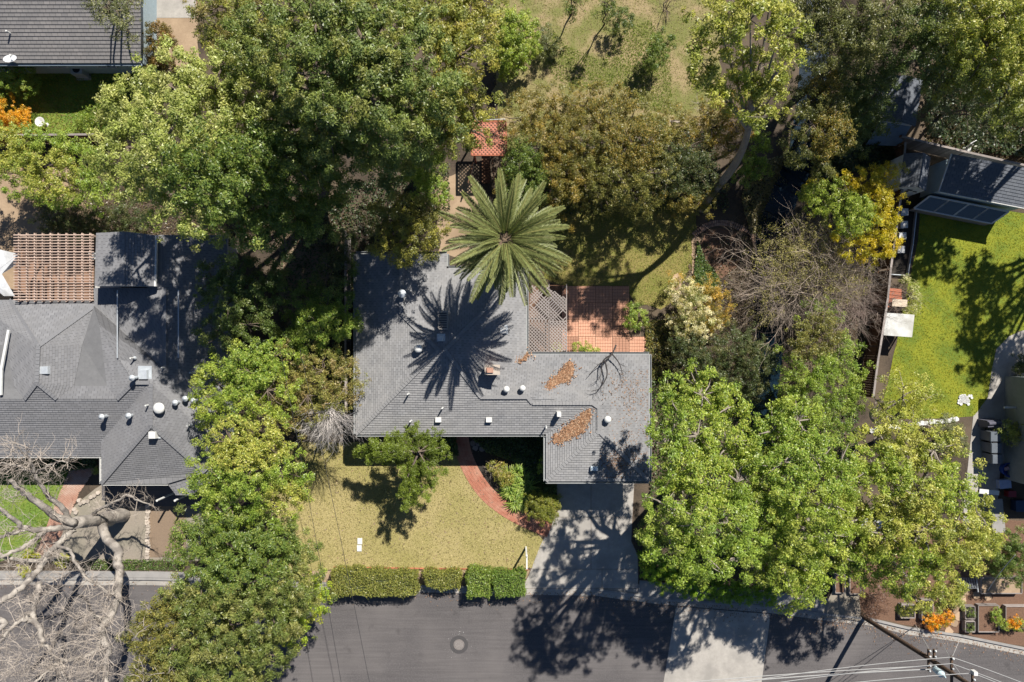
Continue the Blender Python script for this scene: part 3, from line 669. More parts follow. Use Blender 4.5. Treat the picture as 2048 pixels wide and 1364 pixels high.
# dry leaves lying in the roof valleys
def litter(name, label, fn, n, seed, cols, size=.09):
    r = np.random.default_rng(seed); Q = []; rr = random.Random(seed)
    for k in range(n):
        p = fn(rr)
        if p is not None: Q.append(p)
    p = np.array([tuple(v) for v in Q]); n = len(p); a = r.uniform(0, 6.28, n); s = size*r.uniform(.5, 1.3, n)
    d = np.stack([np.cos(a), np.sin(a), r.uniform(-.4, .4, n)], 1)*s[:, None]; w = np.stack([-np.sin(a), np.cos(a), r.uniform(-.4, .4, n)], 1)*(s*.55)[:, None]
    V = np.stack([p-d, p-w, p+d, p+w], 1).reshape(-1, 3); c = np.array(cols)[r.integers(0, len(cols), n)]*r.uniform(.6, 1.25, (n, 1))
    return tag(link_mesh(name, np_mesh(name, V, np.arange(n*4).reshape(n, 4), LITTER, c)), label, 'leaf litter', kind='stuff')
RUST = [(.36, .20, .115), (.29, .155, .085), (.42, .28, .18), (.22, .12, .07)]
DUST = [(.30, .19, .13), (.24, .15, .10), (.34, .25, .19), (.17, .12, .09)]
def roof_z(px, py):
    for pts in FAC:
        if in_poly(np.array([px]), np.array([py]), [(p[0], p[1]) for p in pts])[0]:
            A = np.array([[p[0], p[1], 1] for p in pts], float); c, *_ = np.linalg.lstsq(A, np.array([p[2] for p in pts]), rcond=None); return float(c[0]*px+c[1]*py+c[2])
    return E
def pile(poly, hmax=.025):
    cx, cy = sum(p[0] for p in poly)/len(poly), sum(p[1] for p in poly)/len(poly); x0, x1 = min(p[0] for p in poly), max(p[0] for p in poly); y0, y1 = min(p[1] for p in poly), max(p[1] for p in poly)
    def f(r):
        x, y = r.uniform(x0, x1), r.uniform(y0, y1)
        if not in_poly(np.array([x]), np.array([y]), poly)[0]: return None
        x += r.gauss(0, 1.2)+(r.gauss(0, 7) if r.random() < .22 else 0); y += r.gauss(0, 1.2)+(r.gauss(0, 6) if r.random() < .22 else 0); return P(x, y, roof_z(x, y)+.045+r.uniform(0, hmax))
    return f
litter('leaf_pile', 'rust brown leaves drifted in the roof valley above the garage', pile([(1106, 876), (1124, 862), (1148, 842), (1168, 824), (1181, 816), (1178, 840), (1168, 862), (1150, 872), (1128, 882), (1108, 886)]), 5200, 31, RUST, .065)
litter('leaf_pile', 'rust brown leaves drifted on the rear roof slope near the patio', pile([(1090, 774), (1108, 756), (1128, 738), (1138, 722), (1148, 730), (1146, 752), (1132, 762), (1112, 768), (1100, 782)]), 3800, 32, RUST, .065)
litter('leaf_pile', 'small brown leaf drift in the inside roof corner by the lattice', pile([(1028, 724), (1040, 710), (1056, 704), (1054, 718), (1040, 722)]), 600, 33, RUST, .065)
def scat(r):
    x = min(1294, max(1205, r.gauss(1262, 24))); y = r.uniform(740, 955); return None if r.random() > (.25+.75*(r.random() < .5+.5*math.sin(y*.05))) else P(x, y, roof_z(x, y)+.04)
litter('scattered_leaves', 'loose brown leaves scattered over the east garage roof slope', scat, 1300, 34, DUST, .055)
litter('scattered_leaves', 'few loose leaves on the garage roof above the driveway', lambda r: P(*(lambda x, y: (x, y, roof_z(x, y)+.04))(r.gauss(1232, 14), min(955, r.gauss(928, 16)))), 380, 35, DUST, .06)

# ------------------------------------------------------------------ the dark grey house on the left
E2 = 2.8; left = thing('hip_roof_house', 'charcoal shingled house with many hips at the left edge', 'house', P(200, 760))
LO = [(-120, 912), (203, 912), (203, 967), (335, 967), (452, 900), (455, 470), (195, 470), (188, 600), (-120, 600)]
lo = [P(x, y, E2).to_2d() for x, y in LO]
LF = [
    [(-120, 912, E2), (203, 912, E2), (203, 882, 3.2), (298, 765, 4.85), (268, 765, 4.85), (235, 798, 4.4), (115, 798, 4.4), (75, 765, 4.85), (50, 798, 4.4), (-120, 798, 4.4)],
    [(203, 882, 3.2), (203, 967, E2), (303, 850, 4.5), (303, 768, 4.85), (298, 765, 4.85)],
    [(203, 967, E2), (335, 967, E2), (410, 945, 2.9), (303, 850, 4.5)],
    [(303, 850, 4.5), (410, 945, 2.9), (452, 900, E2), (455, 700, E2), (330, 740, 4.3), (303, 768, 4.85)],
    [(268, 765, 4.85), (298, 765, 4.85), (303, 768, 4.85), (330, 740, 4.3), (238, 718, 4.5)],
    [(235, 798, 4.4), (268, 765, 4.85), (238, 718, 4.5), (200, 650, 4.2), (215, 772, 4.2)],
    [(115, 798, 4.4), (235, 798, 4.4), (215, 772, 4.2), (148, 772, 4.2)],
    [(75, 765, 4.85), (115, 798, 4.4), (148, 772, 4.2), (165, 690, 4.05), (190, 612, 3.4), (78, 692, 4.85)],
    [(148, 772, 4.2), (215, 772, 4.2), (200, 650, 4.2), (188, 612, 3.5), (165, 690, 4.05)],
    [(20, 600, E2), (78, 692, 4.85), (190, 612, 3.4), (188, 600, E2)],
    [(-60, 600, E2), (-30, 690, 4.0), (10, 690, 4.05), (30, 775, 4.2), (50, 798, 4.4), (75, 765, 4.85), (78, 692, 4.85), (20, 600, E2)],
    [(-120, 798, 4.4), (50, 798, 4.4), (30, 775, 4.2), (10, 690, 4.05), (-120, 690, 4.05)],
    [(190, 612, 3.4), (188, 612, 3.5), (200, 650, 4.2), (238, 718, 4.5), (330, 740, 4.3), (330, 576, 4.3), (188, 576, 3.4)],
    [(330, 576, 4.3), (330, 740, 4.3), (455, 700, E2), (455, 470, E2), (330, 470, 4.3)],
]
walls(lo, E2-.16, left, STUCCO, .5); MB().prism(offset_poly(lo, .01), E2-.16, E2-.02).build('soffit', TRIM, left)
LF.append([(296, 470, 4.3), (296, 577, 4.3), (330, 577, 4.3), (330, 470, 4.3)]); FLATM = mat('rolled_roofing', (.16, .16, .163), (.125, .125, .128), 3, .9, .25, 30)
for i in (8, 11):
    fl = deck([[(x, y, z+.03) for x, y, z in LF[i]]]).build('flat_roof', FLATM, left)
roof2 = deck(LF).build('roof', SH2, left); tag(lapped_courses([f for i, f in enumerate(LF) if i not in (8, 11)], .155, .032).build('shingles', SH2, roof2), kind='stuff')
tag(caps([((75, 765, 4.85), (78, 692, 4.85)), ((75, 765, 4.85), (115, 798, 4.4)), ((75, 765, 4.85), (50, 798, 4.4)), ((235, 798, 4.4), (268, 765, 4.85)), ((268, 765, 4.85), (298, 765, 4.85)), ((303, 768, 4.85), (303, 850, 4.5)),
          ((303, 850, 4.5), (203, 967, E2)), ((303, 850, 4.5), (410, 945, 2.9)), ((78, 692, 4.85), (190, 612, 3.4)), ((78, 692, 4.85), (20, 600, E2)), ((330, 576, 4.3), (330, 740, 4.3))], .24).build('hip_caps', CAP2, roof2), kind='stuff')
gutters(lo, E2, WHITE, left, skip=(3, 4, 5, 6, 7, 8), w=.1)
# raised clerestory block
cb = [P(x, y, 4.95).to_2d() for x, y in ((193, 466), (310, 470), (308, 572), (190, 572))]; rb_ = [(193, 466, 4.75), (250, 463, 5.05), (250, 572, 5.05), (190, 572, 4.75)], [(250, 463, 5.05), (310, 470, 4.75), (308, 572, 4.75), (250, 572, 5.05)]
MB().prism(offset_poly(cb, .12), 3.0, 4.74).build('clerestory_wall', STUCCO, left); ro3 = deck(rb_).build('clerestory_roof', SH2, left); tag(lapped_courses(rb_, .16, .02).build('shingles', SH2, ro3), kind='stuff')
MB().prism(cb, 4.6, 4.74).build('fascia', WHITE, ro3)
for x in (235, 357): a, b = P(x, 580, 3.95), P(x, 716, 4.35); MB().beam(P(x, 580, 4.42), P(x, 716, 4.62), .05, .05).build('roof_rail', GALV, left)
wr = MB().beam(P(18, 660, 4.4), P(3, 740, 4.5), .14, .12); wr.beam(P(3, 740, 4.5), P(2, 790, 4.55), .14, .12); wr.build('flashing_strip', WHITE, left)
# porch roof at the clipped corner
pr = [[(335, 967, E2-.1), (352, 990, 2.5), (384, 990, 2.5), (430, 960, 2.55), (452, 902, 2.72), (372, 928, 3.0)]]
po = deck(pr).build('porch_roof', SH2, left); tag(lapped_courses(pr, .16, .02).build('shingles', SH2, po), kind='stuff')
for x, y in ((352, 984), (386, 984)): MB().cyl(P(x, y, 0), .07, 2.45, 8).build('porch_post', WHITE, left)
vent_box(left, 92, 740, 4.6, .62, .5, .35, GALV); vent_box(left, 309, 869, 4.2, .46, .46, .4, WHITE); vent_box(left, 289, 749, 4.75, .55, .6, .3, GALV)
vent_round(left, 321, 816, 4.55, .34, WHITE, .25)
for x, y, z in ((213, 832, 4.0), (266, 830, 4.1), (358, 804, 4.05), (378, 796, 3.8), (394, 800, 3.6), (273, 755, 4.9)): vent_cap(left, x, y, z)
for x, y, z in ((298, 810, 4.6), (381, 850, 3.8), (268, 716, 4.6), (330, 735, 4.3), (386, 745, 3.7)): vent_pipe(left, x, y, z, .4)
il = offset_poly(lo, .5)
for t in (.55, .8): window(left, on(il[0], il[1], t), il[1]-il[0], 1.5, 1.2, 1.5)
g2 = on(il[2], il[3], .5); g2o = MB().box((g2.x, g2.y-.03, 1.1), (3.0, .06, 2.2)).build('garage_door', WHITE, left)
for b in range(4): MB().box((g2.x, g2.y-.068, .3+b*.54), (2.7, .02, .44)).build('panel', WHITE, g2o)

# tan slatted pergola
pg = thing('slatted_pergola', 'tan slatted pergola behind the charcoal roofed house', 'pergola', P(110, 540)); zt = 3.25
sl = MB().box((0, 0, 0), (4.95, .055, .045)).mesh('slat', WOODT); bm_ = MB().box((0, 0, 0), (.07, 4.25, .16)).mesh('beam', WOODT)
c0 = P(110, 535, zt)
for k in range(24): link_mesh('slat', sl, pg, (c0.x, c0.y+2.0-k*.174, zt+.11), (0, 0, rng.uniform(-.004, .004)))
for k in range(10): link_mesh('beam', bm_, pg, (c0.x-2.2+k*.49, c0.y, zt))
for x, y in ((-2.2, -2.0), (2.2, -2.0), (-2.2, 2.0), (2.2, 2.0)): MB().box((c0.x+x, c0.y+y, zt/2-.04), (.12, .12, zt-.08)).build('post', WOODT, pg)
tag(sheet('pergola_deck', [(30, 478), (192, 478), (186, 600), (30, 600)], .03, mat('red_brown_deck', (.24, .14, .09), (.16, .09, .06), 5, .9)), kind='structure')
# white sail shade and table seen at the pergola's edge
sail = MB(); q = [P(-30, 492, 2.6), P(38, 508, 2.9), P(30, 532, 2.5), P(4, 548, 2.7), P(30, 592, 2.6), P(8, 592, 2.5), P(-30, 560, 2.6)]
sail.add(q, [(0, 1, 2, 3, 6), (6, 3, 4, 5)]); so = sail.build('shade_sail', mat('white_canvas', (.62, .63, .64), (.5, .51, .53), 2, .8, .5, 4, c3=(.42, .42, .41), s3=1.0)); tag(so, 'white canvas shade sail at the left edge beside the tan pergola', 'shade sail')
sm = so.modifiers.new('thick', 'SOLIDIFY'); sm.thickness = .012
st = thing('bench_seat', 'white bench seat between the tan pergola and charcoal roof', 'bench', P(188, 512)); MB().box(P(187, 512, .45), (.55, .42, .06)).build('seat', WHITE, st)
for x, y in ((-.2, -.15), (.2, -.15), (-.2, .15), (.2, .15)): MB().box(P(187, 512, .21)+Vector((x, y, 0)), (.05, .05, .42)).build('leg', WHITE, st)

# ------------------------------------------------------------------ corner house, top left
E3 = 2.6; top = thing('corner_house', 'blue sided house with taupe shingle roof in the upper left corner', 'house', P(120, 60))
TO = [(-200, 126), (282, 126), (282, -150), (-200, -150)]; to = [P(x, y, E3).to_2d() for x, y in TO]
TF = [[(-200, 126, E3), (282, 126, E3), (282, -10, 4.2), (-200, -10, 4.2)], [(282, -150, E3), (-200, -150, E3), (-200, -10, 4.2), (282, -10, 4.2)]]
tw = offset_poly(to, .35); MB().prism([(p.x, p.y) for p in tw], 0, E3-.1).build('wall', BLUEWALL, top)
gm = MB(); ex = tw[1].x; pk = P(282, -10, 4.2); gm.add([(ex, tw[1].y, E3-.1), (ex, tw[2].y, E3-.1), (ex, pk.y, 4.16)], [(0, 1, 2)]); gm.build('gable', BLUEWALL, top)
roof4 = deck(TF).build('roof', SH3, top); tag(lapped_courses(TF, .22, .03).build('shingles', SH3, roof4), kind='stuff')
gutters(to, E3, mat('blue_grey_gutter', (.22, .27, .31), (.18, .22, .26), 4, .5), top, skip=(1, 2, 3), w=.16)
for k in range(2): window(top, on(tw[0], tw[1], .6+.22*k), tw[1]-tw[0], 1.2, 1.0, 1.6)
vent_pipe(top, 23, 68, 3.25, .45)
dish = thing('satellite_dish', 'white satellite dish on the eave of the corner house', 'satellite dish', P(22, 120, 2.6))
d0 = P(22, 118, 3.05); mb = MB(); n = 16
for k in range(3):
    r = .12+k*.13; mb.add([d0+Vector((math.cos(2*math.pi*i/n)*r*1.1, math.sin(2*math.pi*i/n)*r*.75, (r*r)*.6-math.sin(2*math.pi*i/n)*r*.35)) for i in range(n)], [])
mb.f += [(k*n+i, k*n+(i+1) % n, (k+1)*n+(i+1) % n, (k+1)*n+i) for k in range(2) for i in range(n)]+[tuple(range(n))]
mb.build('reflector', mat('dish_grey', (.6, .62, .64), (.52, .54, .56), 3, .5), dish); MB().tube([P(22, 118, 2.55), P(22, 118, 3.0)], [.03, .03]).build('mast', GALV, dish)
arm = MB().tube([d0+Vector((0, -.1, -.05)), d0+Vector((.25, .05, .38))], [.02, .02]).build('arm', GALV, dish); MB().box(d0+Vector((.28, .06, .4)), (.14, .1, .1)).build('receiver', WHITE, dish)
acu = thing('air_conditioner', 'grey air conditioning unit on the ground by the corner house wall', 'air conditioner', P(168, 148))
MB().box(P(168, 148, 0)+Vector((0, 0, .4)), (.75, .6, .8)).build('casing', GALV, acu); MB().cyl(P(168, 148, 0)+Vector((0, 0, .8)), .24, .03, 18).build('fan_grille', DARKM, acu); MB().box(P(168, 148, 0)+Vector((0, 0, .01)), (1, .85, .04)).build('pad', CONC, acu)

# ------------------------------------------------------------------ sheds on the right
def rot_rect(cx, cy, z, w, d, a):
    c = P(cx, cy, z).to_2d(); ca, sa = math.cos(a), math.sin(a)
    return [c+Vector((x*ca-y*sa, x*sa+y*ca)) for x, y in ((-w/2, -d/2), (w/2, -d/2), (w/2, d/2), (-w/2, d/2))]
def wpx(v): # world point back to pixel tuple, for the roof tools
    k = S/(1-v[2]/H); return (1024+v[0]*k, 682-v[1]*k, v[2])
def gable(t, rect, ze, zr, m, over=.12, along_x=True):
    """gable roof over a rectangle given as four 2-D points; ridge along the first edge when along_x"""
    p = [Vector(q) for q in offset_poly(rect, -over)]
    if not along_x: p = p[1:]+p[:1]
    m0, m1 = (p[0]+p[3])/2, (p[1]+p[2])/2; a, b, c, d = [(*q, ze) for q in p]; r0, r1 = (*m0, zr), (*m1, zr)
    f = [[wpx(a), wpx(b), wpx(r1), wpx(r0)], [wpx(c), wpx(d), wpx(r0), wpx(r1)]]
    ro = deck(f).build('roof', m, t); tag(lapped_courses(f, .16, .02).build('shingles', m, ro), kind='stuff'); return p, m0, m1
# playhouse shed
A = -R(8); play = thing('playhouse_shed', 'small shed with white gable front beside the long slate roofed shed', 'shed', P(1835, 370)); r_ = rot_rect(1833, 343, 2.4, 1.62, 2.1, A)
MB().prism(r_, 0, 2.2).build('wall', WHITE, play); p, m0, m1 = gable(play, r_, 2.2, 2.85, SH4, .035, False)
q = [Vector(v) for v in r_]; mid = (q[0]+q[1])/2; nrm = (q[0]-q[3]).normalized()*.012
fw = MB(); fw.add([(*(q[0]+nrm), 2.2), (*(q[1]+nrm), 2.2), (*(mid+nrm), 2.72)], [(0, 1, 2)]); fw.build('gable', WHITE, play)
for k, (t, z, s) in enumerate(((.25, 1.7, .22), (.78, 1.7, .22), (.5, 1.9, .3), (.5, 1.55, .2))):
    pt = q[0].lerp(q[1], t)+nrm*2.5; MB().box((pt.x, pt.y, z), (s, .03, s*.6), A).build('window', GLASS, play)
# long shed
B = -R(11); long_ = thing('long_shed', 'long slate roofed shed along the upper right fence', 'shed', P(1970, 380)); r_ = rot_rect(1978, 364, 2.5, 5.5, 2.0, B)
MB().prism(r_, 0, 2.25).build('wall', BLUEWALL, long_); q = [Vector(v) for v in r_]
pp = [Vector(v) for v in offset_poly(r_, -.14)]; f = [[wpx((*pp[0], 2.3)), wpx((*pp[1], 2.3)), wpx((*pp[2], 2.9)), wpx((*pp[3], 2.9))]]
ro = deck(f).build('roof', SH4, long_); tag(lapped_courses(f, .2, .025).build('shingles', SH4, ro), kind='stuff')
tr = MB(); tr.beam((*pp[0], 2.27), (*pp[3], 2.87), .05, .12); tr.beam((*pp[0], 2.27), (*pp[1], 2.27), .06, .12); tr.build('barge_board', WHITE, long_)
# cold frame with glazed lids in front of it
cf = thing('cold_frame', 'white framed glazed cold frame leaning on the long shed', 'cold frame', P(1940, 405)); d1 = (pp[1]-pp[0]).normalized(); n1 = Vector((d1.y, -d1.x))
a0 = pp[0]-d1*.05+n1*.12; wdt = .74
for k in range(4):
    u0 = a0+d1*(k*1.3); u1 = u0+d1*1.3; l0, l1 = u0+n1*wdt-d1*.45, u1+n1*wdt-d1*.45
    c4 = [(*u0, 1.5), (*u1, 1.5), (*l1, .75), (*l0, .75)]; g = MB()
    for i in range(4): g.beam(c4[i], c4[(i+1) % 4], .10, .06)
    sash = g.build('sash', WHITE, cf); gl = MB(); gl.add([Vector(v)+Vector((0, 0, .005)) for v in c4], [(0, 3, 2, 1)]); gl.build('pane', GLASS, sash)
bx = MB(); e0, e1 = a0+n1*wdt-d1*.45, a0+d1*5.2+n1*wdt-d1*.45; bx.beam((*e0, .35), (*e1, .35), .05, .7); bx.build('front_board', WOODG, cf)
# creek side shed with pale wall
cs = thing('creek_shed', 'small grey shed with pale west wall under the trees by the creek', 'shed', P(1805, 210)); r_ = rot_rect(1806, 200, 2.4, 2.0, 2.75, -R(9)); q = [Vector(v) for v in r_]
MB().prism(r_, 0, 2.2).build('wall', mat('pale_metal_siding', (.55, .56, .55), (.46, .47, .46), 3, .6, .3, 14), cs); p, *_ = gable(cs, r_, 2.25, 2.6, SH4, .1, False)
tp = MB(); tp.add([(*q[0], 1.9), (*q[1], 1.9), (*(q[1]+Vector((-.2, -1.0))), 1.0), (*(q[0]+Vector((-.35, -1.2))), .9)], [(0, 3, 2, 1)]); to_ = tp.build('tarpaulin', mat('blue_grey_tarp', (.16, .22, .29), (.12, .17, .24), 2, .5, .5, 5), cs); to_.modifiers.new('t', 'SOLIDIFY').thickness = .02
# white roofed lean-to on the fence
wc = thing('chicken_coop', 'white roofed coop against the fence beside the yellow green lawn', 'coop', P(1790, 660)); r_ = rot_rect(1797, 650, 1.5, 1.85, 1.45, -R(4)); q = [Vector(v) for v in r_]
cr = MB(); nb = 8
for k in range(nb):
    a, b = q[0].lerp(q[1], k/nb), q[0].lerp(q[1], (k+.96)/nb); c_, d_ = q[3].lerp(q[2], (k+.96)/nb), q[3].lerp(q[2], k/nb); z = 1.5
    MB().add([(*a, z), (*b, z+.012), (*c_, z+.112), (*d_, z+.1), (*a, z-.02), (*b, z-.02), (*c_, z+.08), (*d_, z+.08)], [(0, 1, 2, 3), (7, 6, 5, 4), (0, 4, 5, 1), (1, 5, 6, 2), (2, 6, 7, 3), (3, 7, 4, 0)]).build('roof_board', WHITEW, wc)
for v in offset_poly(r_, .1): MB().box((v.x, v.y, .74), (.08, .08, 1.48)).build('post', WOODB, wc)
MB().prism(offset_poly(r_, .16), .3, 1.0).build('coop_box', WOODB, wc)
# ------------------------------------------------------------------ fences
def board_fence(name, label, pts, h, m, spacing=.155, lean=0, railm=None):
    t = thing(name, label, 'fence', P(*pts[0])); bm = MB().box((0, 0, h/2), (spacing-.012, .022, h)).mesh('board', m); k = 0
    for a, b in zip(pts[:-1], pts[1:]):
        A_, B_ = P(*a), P(*b); d = B_-A_; n = int(d.length/spacing); ang = math.atan2(d.y, d.x); u = d.normalized(); w = Vector((-u.y, u.x, 0))
        for i in range(n):
            p = A_+u*(i+.5)*spacing; link_mesh('board', bm, t, p+Vector((0, 0, .03+rng.uniform(-.015, .015))), (0, 0, ang))
        for z in (.35, h*.85): MB().beam(A_+w*.045+Vector((0, 0, z)), B_+w*.045+Vector((0, 0, z)), .04, .09).build('rail', railm or m, t)
        MB().beam(A_+w*.01+Vector((0, 0, h+.06)), B_+w*.01+Vector((0, 0, h+.06)), .13, .035).build('cap_rail', WOODG if m is not WOODG else m, t)
        q = max(1, int(d.length/2.4))
        for i in range(q+1): p = A_+d*(i/q)+w*.08; MB().box(p+Vector((0, 0, h/2)), (.09, .09, h+.02), ang).build('post', WOODB, t)
    return t
board_fence('board_fence', 'dark brown board fence along the creek side of the yellow green lawn', [(1718, 790), (1727, 720), (1732, 690), (1746, 600), (1752, 540), (1772, 400), (1780, 300)], 1.75, WOODB)
board_fence('board_fence', 'brown board fence below the upper left lawn', [(-40, 288), (225, 286)], 1.8, WOODB, .16)
board_fence('board_fence', 'grey board fence running behind the slate roofed sheds', [(1775, 288), (1900, 318), (2120, 368)], 1.6, WOODG)
board_fence('side_fence', 'low dark fence along the west wall of the ranch house', [(702, 470), (702, 700), (703, 830)], 1.5, WOODG)
# single fallen pale rail
lg = MB(); lg.beam(P(1340, 242, .35), P(1400, 250, .35), .12, .12); tag(lg.build('fallen_log', mat('pale_wood', (.42, .36, .28), (.34, .28, .22), 5, .8)), 'pale timber log lying across the slope above the bronze shrubs', 'log')

# ------------------------------------------------------------------ lattice pergola over the patio
lp = thing('lattice_pergola', 'weathered grey lattice pergola at the edge of the brick patio', 'pergola', P(1092, 650)); zl = 2.55
def lattice(poly, z, spacing, w, t, ang=math.pi/4, skip=0, seed=1):
    mb = MB(); r = random.Random(seed)
    for layer, a in enumerate((ang, ang+math.pi/2)):
        ca, sa = math.cos(a), math.sin(a); Q = [(p[0]*ca+p[1]*sa, -p[0]*sa+p[1]*ca) for p in poly]; y = min(p[1] for p in Q)
        while y < max(p[1] for p in Q):
            c = clip_half(clip_half(list(Q), 0, 1, y+w), 0, -1, -y)
            if len(c) > 2 and r.random() > skip:
                x0, x1 = min(p[0] for p in c), max(p[0] for p in c); ym = y+w/2
                a0 = (x0*ca-ym*sa, x0*sa+ym*ca); b0 = (x1*ca-ym*sa, x1*sa+ym*ca); zz = z+layer*(t+.002); mb.beam((*a0, zz), (*b0, zz), w, t)
            y += spacing
    return mb
for k, (pl, sk, sd) in enumerate((([(1062, 572), (1098, 572), (1098, 642), (1058, 642)], .03, 1), ([(1099, 578), (1132, 598), (1132, 642), (1099, 642)], .12, 2), ([(1058, 643), (1098, 643), (1098, 706), (1054, 706)], .0, 3), ([(1099, 643), (1133, 643), (1134, 700), (1099, 706)], .05, 4))):
    tag(lattice([P(x, y, zl).to_2d() for x, y in pl], zl+.05, .15, .062, .014, skip=sk, seed=sd).build('lattice_panel', WOODG, lp), kind='stuff')
for x in (1057, 1098, 1133): MB().beam(P(x, 568, zl), P(x, 708, zl), .05, .09).build('beam', WOODG, lp)
for y in (571, 642, 704): MB().beam(P(1054, y, zl-.09), P(1136, y, zl-.09), .05, .09).build('beam', WOODB, lp)
for x, y in ((1058, 573), (1132, 573), (1058, 702), (1132, 702)): q = P(x, y, zl); MB().box((q.x, q.y, zl/2-.07), (.1, .1, zl-.14)).build('post', WOODG, lp)

# red lattice roofed arbour with the brown lattice ramp below
gz = thing('red_arbour', 'red lattice roofed arbour under the trees above the palm', 'arbour', P(980, 290)); zg = 2.4
tag(lattice([P(x, y, zg).to_2d() for x, y in ((944, 244), (1011, 244), (1013, 310), (944, 310))], zg+.01, .17, .085, .014, seed=8).build('roof_lattice', mat('red_stain', (.46, .19, .13), (.38, .14, .09), 6, .8), gz), kind='stuff')
for a, b in (((943, 243), (1012, 243)), ((1012, 243), (1014, 311)), ((943, 311), (1014, 311)), ((943, 243), (943, 311))): MB().beam(P(*a, zg), P(*b, zg), .07, .14).build('roof_beam', REDWOOD, gz)
for x, y in ((948, 250), (1007, 250), (948, 305), (1007, 305)): q = P(x, y, zg); MB().box((q.x, q.y, zg/2-.06), (.1, .1, zg-.12)).build('post', REDWOOD, gz)
rl = thing('metal_gate', 'pale metal rail gate behind the red lattice arbour', 'gate', P(986, 240))
for z in (.3, .6, .9, 1.1): MB().beam(P(966, 240, z), P(1010, 238, z), .03, .03).build('bar', GALV, rl)
for x in (966, 988, 1010): MB().beam(P(x, 239, 0), P(x, 239, 1.15), .04, .04).build('upright', GALV, rl)
fb = thing('footbridge', 'dark lattice sided footbridge between the red arbour and the palm', 'footbridge', P(970, 345))
for k in range(9): MB().box(P(972, 314+k*6.2, .32), (.55, .19, .04)).build('plank', WOODB, fb)
for x, x2 in ((952, 938), (984, 990)):
    a, b = P(x, 312, .35), P(x2, 372, .35); d = (b-a); mb = MB(); n = 16; h = .85
    for k in range(-7, n):
        for s in (0, 1):
            u0, u1 = k/n, (k+7)/n; z0, z1 = (0, h) if s == 0 else (h, 0)
            if u0 < 0: z0 = z0+(z1-z0)*(-u0)/(u1-u0); u0 = 0
            if u1 > 1: f = (1-k/n)/(7/n); z1 = (0 if s == 0 else h)+((h if s == 0 else 0)-(0 if s == 0 else h))*f; u1 = 1
            if u1 > u0: mb.beam(a+d*u0+Vector((s*.012, 0, z0)), a+d*u1+Vector((s*.012, 0, z1)), .012, .04)
    tag(mb.build('side_lattice', WOODT, fb), kind='stuff'); MB().beam(a+Vector((0, 0, h)), b+Vector((0, 0, h)), .08, .06).build('handrail', WOODB, fb)

# ------------------------------------------------------------------ street side things
sp_ = thing('sign_post', 'white yard arm sign post on the dry lawn by the driveway', 'sign post', P(1052, 1094)); b0 = P(1052, 1094)
MB().box(b0+Vector((0, 0, .95)), (.1, .1, 1.9)).build('post', WHITE, sp_); MB().box(b0+Vector((.02, -.42, 1.72)), (.09, .95, .09)).build('arm', WHITE, sp_); MB().box(b0+Vector((0, 0, 1.93)), (.13, .13, .06), taper=.3).build('cap', WHITE, sp_)

# utility pole, cross-arms and wires
pole = thing('utility_pole', 'tall brown wooden utility pole with cross arms at the street corner', 'utility pole', P(1727, 1234)); PA = P(1727, 1234, 0); PB = P(1930, 1363, 9.6); PT = PA+(PB-PA)*1.06
POLEM = mat('creosote_wood', (.115, .075, .05), (.07, .047, .034), 6, .9, .5, 18)
MB().tube([PA, PA.lerp(PT, .5), PT], [.15, .135, .11], 12).build('shaft', POLEM, pole)
def pz(z): return PA+(PB-PA)*(z/9.6)
arms = []
for z, a, b in ((6.6, (1857, 1298), (1857, 1342)), (6.6, (1868, 1298), (1868, 1342)), (8.1, (1903, 1312), (1903, 1390)), (9.1, (1945, 1338), (1945, 1400))):
    A_, B_ = P(*a, z), P(*b, z); ar_ = MB().beam(A_, B_, .1, .12).build('cross_arm', POLEM, pole)
    for t in (.04, .3, .7, .96): q = A_.lerp(B_, t); MB().lathe(q+Vector((0, 0, .06)), [(.03, 0), (.055, .05), (.06, .1), (.03, .15)], 10).build('insulator', mat('porcelain', (.62, .64, .64), (.5, .52, .52), 4, .3), ar_)
cn = P(1880, 1346, 7.2); MB().lathe(cn-Vector((0, 0, .3)), [(.04, -.2), (.16, -.15), (.2, .4), (.08, .6), (.03, .8)], 14).build('cable_splice', mat('pale_blue_plastic', (.5, .62, .66), (.42, .54, .58), 4, .5), pole)
MB().beam(P(1870, 1338, 6.9), cn, .05, .05).build('bracket', GALV, pole); MB().box(P(1948, 1345, 9.3), (.2, .2, .3)).build('insulator_block', WHITE, pole)
def wire(name, label, a, b, sag=.35, r=.018, m=WIRE, group=None):
    a, b = P(*a), P(*b); pts = []
    for k in range(25): t = k/24; p = a.lerp(b, t); p.z -= sag*4*t*(1-t); pts.append(p)
    o = MB().tube(pts, [r]*25, 5).build(name, m); return tag(o, label, 'wire', 'overhead wires')
wire('overhead_wire', 'uppermost overhead wire running left from the upper cross arm', (1903, 1314, 8.2), (1380, 1382, 8.2))
wire('overhead_wire', 'second overhead wire running left from the upper cross arm', (1903, 1327, 8.2), (1380, 1394, 8.2))
wire('overhead_wire', 'third overhead wire from the left to the outer cross arm', (1945, 1346, 9.2), (1380, 1408, 9.2))
wire('overhead_wire', 'overhead wire running right from the tip of the upper cross arm', (1903, 1314, 8.2), (2160, 1412, 8.2))
wire('overhead_wire', 'second overhead wire running right from the upper cross arm', (1903, 1327, 8.2), (2160, 1430, 8.2))
wire('overhead_wire', 'third overhead wire running right from the outer cross arm', (1945, 1346, 9.2), (2160, 1440, 9.2))
wire('telephone_cable', 'thick pale telephone cable passing the lower cross arms', (1868, 1338, 6.7), (1380, 1372, 6.7), .2, .03)
wire('telephone_cable', 'lashed telephone cable just above the thick pale one', (1857, 1332, 6.7), (1380, 1364, 6.7), .15, .022)
wire('guy_wire', 'pale guy wire dropping from the pole top to the kerb', (1870, 1320, 6.7), (1831, 1250, .1), 0, .02)
